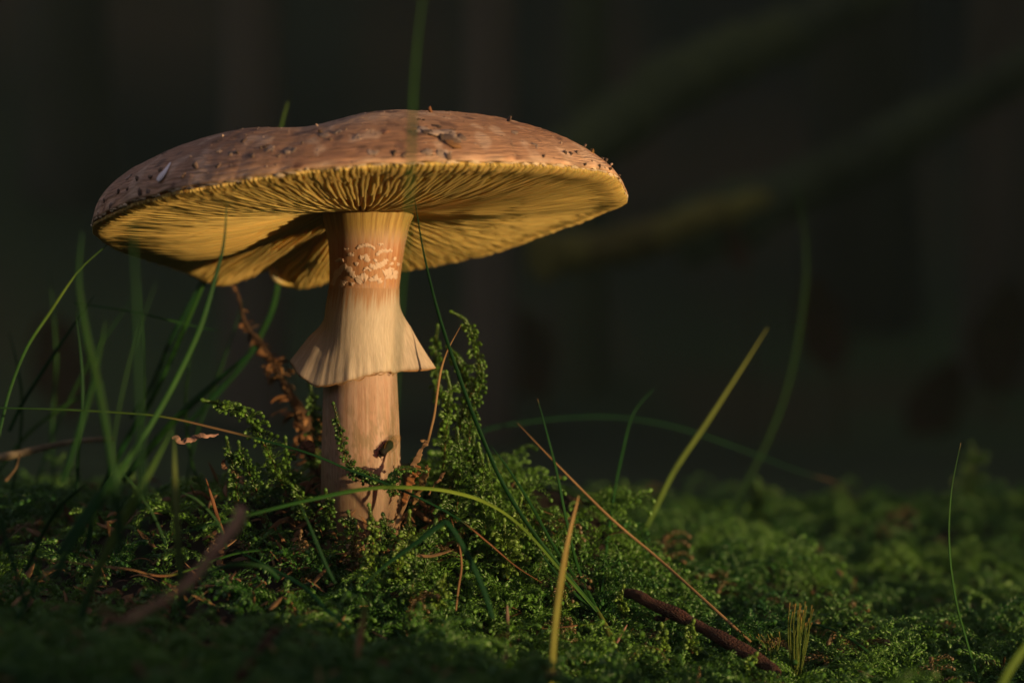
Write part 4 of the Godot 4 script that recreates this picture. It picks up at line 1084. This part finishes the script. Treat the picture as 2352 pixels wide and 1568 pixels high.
	sprig("low moss stem covering the middle of the stem foot", [[800, 1270, 20], [806, 1225, 19], [800, 1180, 18]], 1.5, 0.14, 3.4, b)
	sprig("moss stem at the right foot of the stem below the orange strip", [[880, 1270, 20], [888, 1225, 19], [880, 1185, 18]], 1.5, 0.14, 3.0, b)
	sprig("brown dying moss stem between stem foot and bright shoot", [[820, 1320, 26], [812, 1270, 25], [820, 1215, 24]], 1.5, 0.16, 2.4, Color(0.13, 0.085, 0.03))
	sprig("brown dying moss stem left of the stem foot", [[690, 1330, 24], [684, 1280, 24], [690, 1225, 22]], 1.5, 0.16, 2.4, Color(0.12, 0.075, 0.03))
	sprig("thin moss sprig climbing the left front of the stem", [[850, 1110, 16], [812, 1085, 15], [790, 1040, 14], [782, 1000, 14], [774, 960, 14], [766, 930, 13]], 1.3, 0.22, 1.6, b)
	sprig("dark moss sprig lying across the stem foot, left", [[905, 1115, 17], [870, 1105, 17], [840, 1090, 16], [815, 1080, 16], [800, 1070, 15]], 1.4, 0.18, 1.8, b)
	sprig("moss sprig bridging the right foot of the stem", [[905, 1140, 18], [902, 1105, 18], [912, 1082, 17], [945, 1076, 16], [975, 1082, 14]], 1.3, 0.18, 1.6, b)
	sprig("upright bright moss shoot in front of the stem foot", [[850, 1330, 36], [853, 1280, 36], [856, 1220, 36], [848, 1165, 36]], 1.6, 0.13, 1.6, c)
	sprig("leaning bright moss shoot right of the upright one", [[905, 1330, 34], [920, 1280, 34], [936, 1235, 33], [940, 1180, 33]], 1.6, 0.12, 2.4, c)
	sprig("moss shoot with round tips below the level needle", [[1000, 1400, 44], [1010, 1360, 44], [1020, 1325, 44]], 1.5, 0.14, 2.4, c)
	sprig("moss shoot in the gap left of the kinked blade", [[940, 1380, 44], [950, 1330, 42], [955, 1270, 40]], 1.5, 0.14, 2.2, b)
	sprig("curled moss hoop arching on the lower right", [[1450, 1568, 50], [1440, 1525, 48], [1470, 1490, 46], [1510, 1490, 46], [1530, 1515, 46]], 1.3, 0.2, 1.2, c)
	sprig("moss shoot curling over the middle of the twig", [[1590, 1500, 36], [1585, 1455, 34], [1592, 1430, 34]], 1.5, 0.14, 1.4, c)
	sprig("moss shoot curling over the lower end of the twig", [[1730, 1560, 42], [1722, 1525, 42], [1735, 1505, 42]], 1.6, 0.14, 1.4, c)
	sprig("upright moss shoot just left of the twig's broken end", [[1430, 1420, 16], [1425, 1385, 16], [1432, 1350, 16]], 1.4, 0.15, 1.6, c)
	sprig("bright moss bud standing below the twig", [[1525, 1495, 38], [1522, 1465, 38], [1520, 1440, 38]], 1.7, 0.13, 1.0, c)

# ---------------------------------------------------------------- forest behind
func trunk(label: String, p: Vector3, width: float, lean: float, col: Color) -> void:
	var z := p.z
	var y0 := ground(p.x, z) - 80.0
	var base := Vector3(p.x, y0, z)
	var t := thing("tree", base, label, "tree", "trees in the dark behind")
	var g := Geo.new()
	var tall := 6500.0
	var sd := rng.randf() * 900.0
	var path := catmull([base, base + Vector3(lean * 0.3, tall * 0.3, 0), base + Vector3(lean, tall * 0.65, 30), base + Vector3(lean * 1.2, tall, 0)], 40)
	sweep(g, path, func(q): return width * 0.5 * (1.0 - 0.75 * q) * (1.0 + 0.35 * exp(-q * 40.0)), 1.0, Vector3(0, 0, 1), 18, func(q): return col * (1.0 + 0.5 * noise.get_noise_2d(q * 900.0, sd)), 0.25)
	obj("trunk", g, M.bark_big, t, base)
	var b := Geo.new()
	for k in 46:
		var q := rng.randf_range(0.30, 0.98)
		var o := path[int(q * 40)]
		var a := rng.randf() * TAU
		var l := (1.0 - q) * 1500.0 + 250.0
		var d := Vector3(cos(a), -0.25, sin(a))
		var bp := curl_path(o, d, Vector3(0, 1, 0), l, 0.5, 5)
		sweep(b, bp, func(w): return lerpf(9.0, 2.0, w), 1.0, Vector3(0, 1, 0.1), 4, func(_w): return col)
	obj("branches", b, M.bark_big, t, base).set_meta("kind", "stuff")
	var m := Geo.new()
	for k in 1700:
		var q := rng.randf_range(0.28, 1.0)
		var a := rng.randf() * TAU
		var l := ((1.0 - q) * 1500.0 + 250.0) * sqrt(rng.randf())
		var c0 := path[int(q * 40)] + Vector3(cos(a) * l, -0.25 * l + rng.randf_range(-60, 60), sin(a) * l)
		var d := Vector3(cos(a) + rng.randf_range(-0.5, 0.5), rng.randf_range(-0.6, 0.2), sin(a) + rng.randf_range(-0.5, 0.5)).normalized()
		leaf(m, c0, d, Vector3(rng.randf_range(-0.4, 0.4), 1, rng.randf_range(-0.4, 0.4)).normalized(), rng.randf_range(110, 220), rng.randf_range(35, 70), 0.2, Color(0.018, 0.034, 0.010) * rng.randf_range(0.7, 1.3))
	obj("crown", m, M.needles, t, base).set_meta("kind", "stuff")

func log_branch(called: String, label: String, a: Vector3, b: Vector3, sag: float, width: float, col: Color, moss: Color) -> void:
	var g := Geo.new()
	var sd := rng.randf() * 900.0
	var path := catmull([a, a.lerp(b, 0.35) + Vector3(0, sag, 0), a.lerp(b, 0.7) + Vector3(0, sag * 0.4, 0), b], 40)
	sweep(g, path, func(q): return width * 0.5 * (1.1 - 0.5 * q) * (1.0 + 0.3 * noise.get_noise_2d(q * 300.0, sd)), 1.0, Vector3(0, 0, 1), 14, func(q): return col.lerp(moss, clampf(0.5 + 1.4 * noise.get_noise_2d(q * 260.0, sd + 50.0), 0.0, 1.0)), 0.4)
	var o := obj(called, g, M.bark_big, null, a)
	tag(o, label, "branch", "fallen branches in the dark behind")

func build_forest() -> void:
	var bark := Color(0.085, 0.066, 0.050)
	var grey := Color(0.075, 0.068, 0.052)
	trunk("slim brownish tree trunk behind, above the cap's centre", at(1125, 784, -1500), 48, 30, bark * 1.5)
	trunk("slim brown tree trunk behind, above the left half of the cap", at(585, 784, -1700), 62, -60, bark * 1.2)
	trunk("dark tree trunk far behind at the right of the view", at(1975, 784, -2300), 150, 40, grey * 0.6)
	trunk("faint tree trunk behind, just right of the stem's skirt", at(1345, 784, -1900), 52, 20, Color(0.060, 0.070, 0.036))
	trunk("dim tree trunk far behind at the left edge", at(160, 784, -2600), 120, -50, grey * 0.8)
	trunk("dim brown tree trunk behind at the far right edge", at(2300, 784, -2000), 90, 60, bark)
	trunk("thick spruce standing out front on the sunny side, shading the left foreground", Vector3(949, 0, 935), 215, 20, bark)
	log_branch("fallen_branch", "mossy branch slanting up right beyond the cap's right end", at(1230, 420, -1500), at(2050, -40, -1700), 20, 62, Color(0.058, 0.068, 0.036), Color(0.090, 0.108, 0.042))
	log_branch("fallen_branch", "mossy branch slanting up to the right edge of the view", at(1560, 545, -1400), at(2500, 80, -1500), -10, 50, Color(0.044, 0.052, 0.028), Color(0.066, 0.082, 0.036))
	log_branch("fallen_branch", "yellow mossy branch lying low behind the cap's right side", at(1240, 585, -900), at(1760, 455, -1000), -8, 26, Color(0.10, 0.080, 0.022), Color(0.18, 0.165, 0.035))
	# dead leaves standing in the litter behind
	var leaves := [[1890, 745, -1500, 70, "rusty dead leaf glowing faintly right behind the tall faint blade"], [2300, 775, -1700, 90, "rusty dead leaf at the far right behind"], [1215, 815, -1600, 70, "brown dead leaf behind, right of the skirt"], [1690, 560, -1300, 34, "small rust leaf under the yellow mossy branch"], [140, 840, -1600, 80, "brown dead leaf far left behind the grass"], [2150, 930, -1600, 70, "dull red dead leaf above the right moss"]]
	for l in leaves:
		var g := Geo.new()
		var p := at(l[0], l[1], l[2])
		var r := rng.randf_range(-1.0, 1.0)
		sweep(g, catmull([p + Vector3(-r * 20, -l[3] * 0.6, 0), p, p + Vector3(r * 25, l[3] * 0.6, 15)], 10), func(t): return l[3] * 0.36 * pow(sin(PI * (0.05 + 0.92 * t)), 0.8), 0.06, Vector3(0.3, 0.4, 1).normalized(), 10, func(_t): return Color(0.055, 0.022, 0.011), 0.5)
		var s := Geo.new()
		var base := Vector3(p.x - r * 30, minf(ground(p.x - r * 30, p.z), p.y - l[3]), p.z - 5)
		var t := thing("dead_leaf", base, l[4], "dead leaf", "dead leaves behind")
		sweep(s, catmull([base, base.lerp(p, 0.6) + Vector3(8, 0, 0), p + Vector3(-r * 20, -l[3] * 0.58, 0)], 12), func(_t): return 1.6, 1.0, Vector3(0, 0, 1), 6, func(_t): return Color(0.05, 0.03, 0.015))
		obj("leaf_blade", g, M.plain, t, base)
		obj("leaf_stalk", s, M.plain, t, base)

# ---------------------------------------------------------------- litter between the moss
func build_litter() -> void:
	var g := Geo.new()
	var r := RandomNumberGenerator.new()
	r.seed = 5
	for k in 900:
		var z := r.randf_range(-110.0, 170.0)
		var x := r.randf_range(-1.0, 1.0) * (1176.0 * K * (D - z) + 10.0)
		if Vector2(x - SX, z).length() < 12.0: continue
		var near := exp(-pow((x - SX) / 45.0, 2.0))
		if r.randf() > 0.25 + 0.6 * near: continue
		var y := ground(x, z) + r.randf_range(0.5, 6.0)
		var d := Vector3(r.randf_range(-1, 1), r.randf_range(-0.4, 0.7), r.randf_range(-1, 1)).normalized()
		var l := r.randf_range(2.0, 7.0)
		var c := Color(0.16, 0.085, 0.04).lerp(Color(0.30, 0.18, 0.08), r.randf()) * r.randf_range(0.5, 1.1)
		var w := r.randf_range(0.2, 0.7)
		sweep(g, curl_path(Vector3(x, y, z), d, Vector3(0, -1, 0.2), l, r.randf_range(-0.6, 1.2), 5), func(t): return w * sin(PI * (0.1 + 0.85 * t)), 0.4, Vector3(0.2, 1, 0.3).normalized(), 5, func(_t): return c, 0.5)
	for k in 420:
		var x := r.randf_range(-125.0, -44.0)
		var z := r.randf_range(-60.0, 100.0)
		var y := ground(x, z) + r.randf_range(0.2, 3.5)
		var c := Color(0.09, 0.048, 0.024).lerp(Color(0.20, 0.115, 0.05), r.randf()) * r.randf_range(0.5, 1.1)
		var w := r.randf_range(0.25, 0.9)
		sweep(g, curl_path(Vector3(x, y, z), Vector3(r.randf_range(-1, 1), r.randf_range(-0.2, 0.8), r.randf_range(-1, 1)).normalized(), Vector3(r.randf_range(-1, 1), -1, 0.2), r.randf_range(2.0, 9.0), r.randf_range(-0.6, 2.0), 6), func(t): return w * sin(PI * (0.1 + 0.85 * t)), 0.25, Vector3(r.randf_range(-0.5, 0.5), 0.8, 0.6).normalized(), 6, func(_t): return c, 0.9)
	for k in 240:
		var a := r.randf() * TAU
		var q := r.randf_range(9.0, 24.0)
		var x := SX + cos(a) * q
		var z := sin(a) * q * 0.9
		var y := ground(x, z) + r.randf_range(1.0, 15.0) * (1.0 - (q - 9.0) / 20.0)
		var l := r.randf_range(2.0, 6.5)
		var w := r.randf_range(0.25, 0.9)
		var c := Color(0.10, 0.05, 0.022).lerp(Color(0.24, 0.13, 0.055), r.randf()) * r.randf_range(0.5, 1.1)
		sweep(g, curl_path(Vector3(x, y, z), Vector3(r.randf_range(-1, 1), r.randf_range(-0.3, 1.2), r.randf_range(-1, 1)).normalized(), Vector3(r.randf_range(-1, 1), -1, 0.2), l, r.randf_range(-0.6, 2.0), 6), func(t): return w * sin(PI * (0.1 + 0.85 * t)), 0.2, Vector3(r.randf_range(-0.5, 0.5), 0.6, 0.8).normalized(), 6, func(_t): return c, 0.9)
	var o := obj("leaf_litter", g, M.plain)
	tag(o, "small brown needles and leaf scraps scattered through the moss", "litter", "", "stuff")

const SUN_AZ := 58.0
const SUN_EL := 1.9

func _ready() -> void:
	rng.seed = 11
	noise.seed = 4
	noise.frequency = 0.01
	noise.fractal_octaves = 3
	# camera
	var cam := Camera3D.new()
	cam.name = "camera"
	var lens := CameraAttributesPhysical.new()
	lens.frustum_focal_length = 12.0 / (784.0 * K)
	lens.frustum_near = 0.01
	lens.frustum_far = 200.0
	lens.frustum_focus_distance = 0.529
	lens.exposure_aperture = 12.0 / (784.0 * K) / 8.0
	cam.attributes = lens
	cam.position = Vector3(0, CY, D) * MM
	add_child(cam)
	cam.current = true
	# sky, air and exposure
	var env := Environment.new()
	env.background_mode = Environment.BG_SKY
	var sky := ProceduralSkyMaterial.new()
	sky.sky_top_color = Color(0.56, 0.54, 0.60)
	sky.sky_horizon_color = Color(0.70, 0.63, 0.62)
	sky.ground_bottom_color = Color(0.05, 0.05, 0.04)
	sky.ground_horizon_color = Color(0.10, 0.10, 0.09)
	sky.sky_energy_multiplier = 1.0
	env.sky = Sky.new()
	env.sky.sky_material = sky
	env.tonemap_mode = Environment.TONE_MAPPER_LINEAR
	env.tonemap_exposure = 1.25
	env.background_energy_multiplier = 1.0
	env.volumetric_fog_enabled = true
	env.volumetric_fog_density = 0.0
	env.sdfgi_enabled = true
	env.ssao_enabled = true
	env.ssil_enabled = true
	var we := WorldEnvironment.new()
	we.name = "world_environment"
	we.environment = env
	add_child(we)
	# low evening sun from the right front
	var sun := DirectionalLight3D.new()
	sun.name = "sun"
	var az := deg_to_rad(SUN_AZ)
	var el := deg_to_rad(SUN_EL)
	var to_sun := Vector3(sin(az) * cos(el), sin(el), cos(az) * cos(el))
	add_child(sun)
	sun.look_at_from_position(to_sun, Vector3.ZERO, Vector3.UP)
	sun.light_energy = 1.5
	sun.light_color = Color(1.0, 0.84, 0.62)
	sun.light_angular_distance = 1.0
	sun.shadow_enabled = true
	# materials
	M.soil = mat(1, 1, 1, 0.95, 0.0, 0.2)
	M.moss = mat(1, 1, 1, 0.45, 0.35, 0.5)
	M.moss_leaf = mat(1, 1, 1, 0.42, 0.35, 0.5)
	M.grass = mat(1, 1, 1, 0.6, 0.25, 0.25)
	M.plain = mat(1, 1, 1, 0.75, 0.12, 0.35)
	M.bark = mat(1, 1, 1, 0.75, 0.0, 0.4)
	M.bark.heightmap_enabled = true
	M.bark.heightmap_texture = noise_tex(0.05, 256, 8, 0.0, 1.0)
	M.bark.heightmap_scale = 0.09
	M.bark.uv1_scale = Vector3(2, 5, 1)
	M.bark_big = mat(1, 1, 1, 0.9, 0.0, 0.3)
	M.needles = mat(1, 1, 1, 0.7, 0.2, 0.3)
	M.crumb = mat(1, 1, 1, 0.8, 0.0, 0.35)
	M.gill = mat(1, 1, 1, 0.55, 0.7, 0.3)
	M.gill.subsurf_scatter_enabled = true
	M.gill.subsurf_scatter_strength = 0.25
	M.cap = mat(1.64, 1.54, 1.52, 0.55, 0.0, 0.4)
	M.cap.albedo_texture = noise_tex(0.02, 512, 21, 0.62, 1.0, 5)
	M.cap.uv1_scale = Vector3(4, 12, 1)
	M.cap.heightmap_enabled = true
	M.cap.heightmap_texture = M.cap.albedo_texture
	M.cap.heightmap_scale = 0.10
	M.stem = mat(1, 1, 1, 0.62, 0.0, 0.35)
	M.stem.subsurf_scatter_enabled = true
	M.stem.subsurf_scatter_strength = 0.12
	M.stem.albedo_texture = noise_tex(0.05, 512, 31, 0.82, 1.0, 4)
	M.stem.uv1_scale = Vector3(11, 1.0, 1)
	M.stem.heightmap_enabled = true
	M.stem.heightmap_texture = M.stem.albedo_texture
	M.stem.heightmap_scale = 0.005
	M.scale = mat(1, 1, 1, 0.6, 0.0, 0.35)
	M.ring = M.stem.duplicate()
	M.ring.albedo_texture = noise_tex(0.05, 512, 31, 0.82, 1.0, 3)
	M.ring.heightmap_texture = M.ring.albedo_texture
	M.ring.heightmap_scale = 0.006
	M.ring.backlight_enabled = true
	M.ring.backlight = Color(0.3, 0.3, 0.3)
	M.fly = mat(1, 1, 1, 0.7, 0.0, 0.25)
	M.wing = StandardMaterial3D.new()
	M.wing.transparency = BaseMaterial3D.TRANSPARENCY_ALPHA
	M.wing.albedo_color = Color(0.50, 0.36, 0.14, 0.14)
	M.wing.roughness = 0.3
	# the place
	for p in GROUND: ground_points.append(at(p[0], p[1], p[2]))
	build_ground()
	build_forest()
	build_moss()
	build_mushroom()
	build_sprigs()
	build_grass()
	build_dead_stalk()
	build_needle_tuft("upright tuft of thin yellow green needles at the bottom right", 1830, 1560, 34, 17.0, 2.9, 30, 1.2)
	build_needle_tuft("smaller needle tuft left of the upright one, bent outward", 1770, 1540, 28, 9.0, 3.2, 16, -1.5)
	build_litter()
	build_fly()
	# thin evening mist lying in the hollow
	var mist := FogVolume.new()
	mist.name = "mist"
	mist.size = Vector3(5.0, 2.4, 5.6)
	mist.position = Vector3(0, 1.0, -1.9)
	var fm := FogMaterial.new()
	fm.density = 0.015
	fm.albedo = Color(0.78, 0.95, 0.86)
	mist.material = fm
	add_child(mist)
	tag(mist, "thin evening mist hanging in the hollow between the trees", "", "", "stuff")
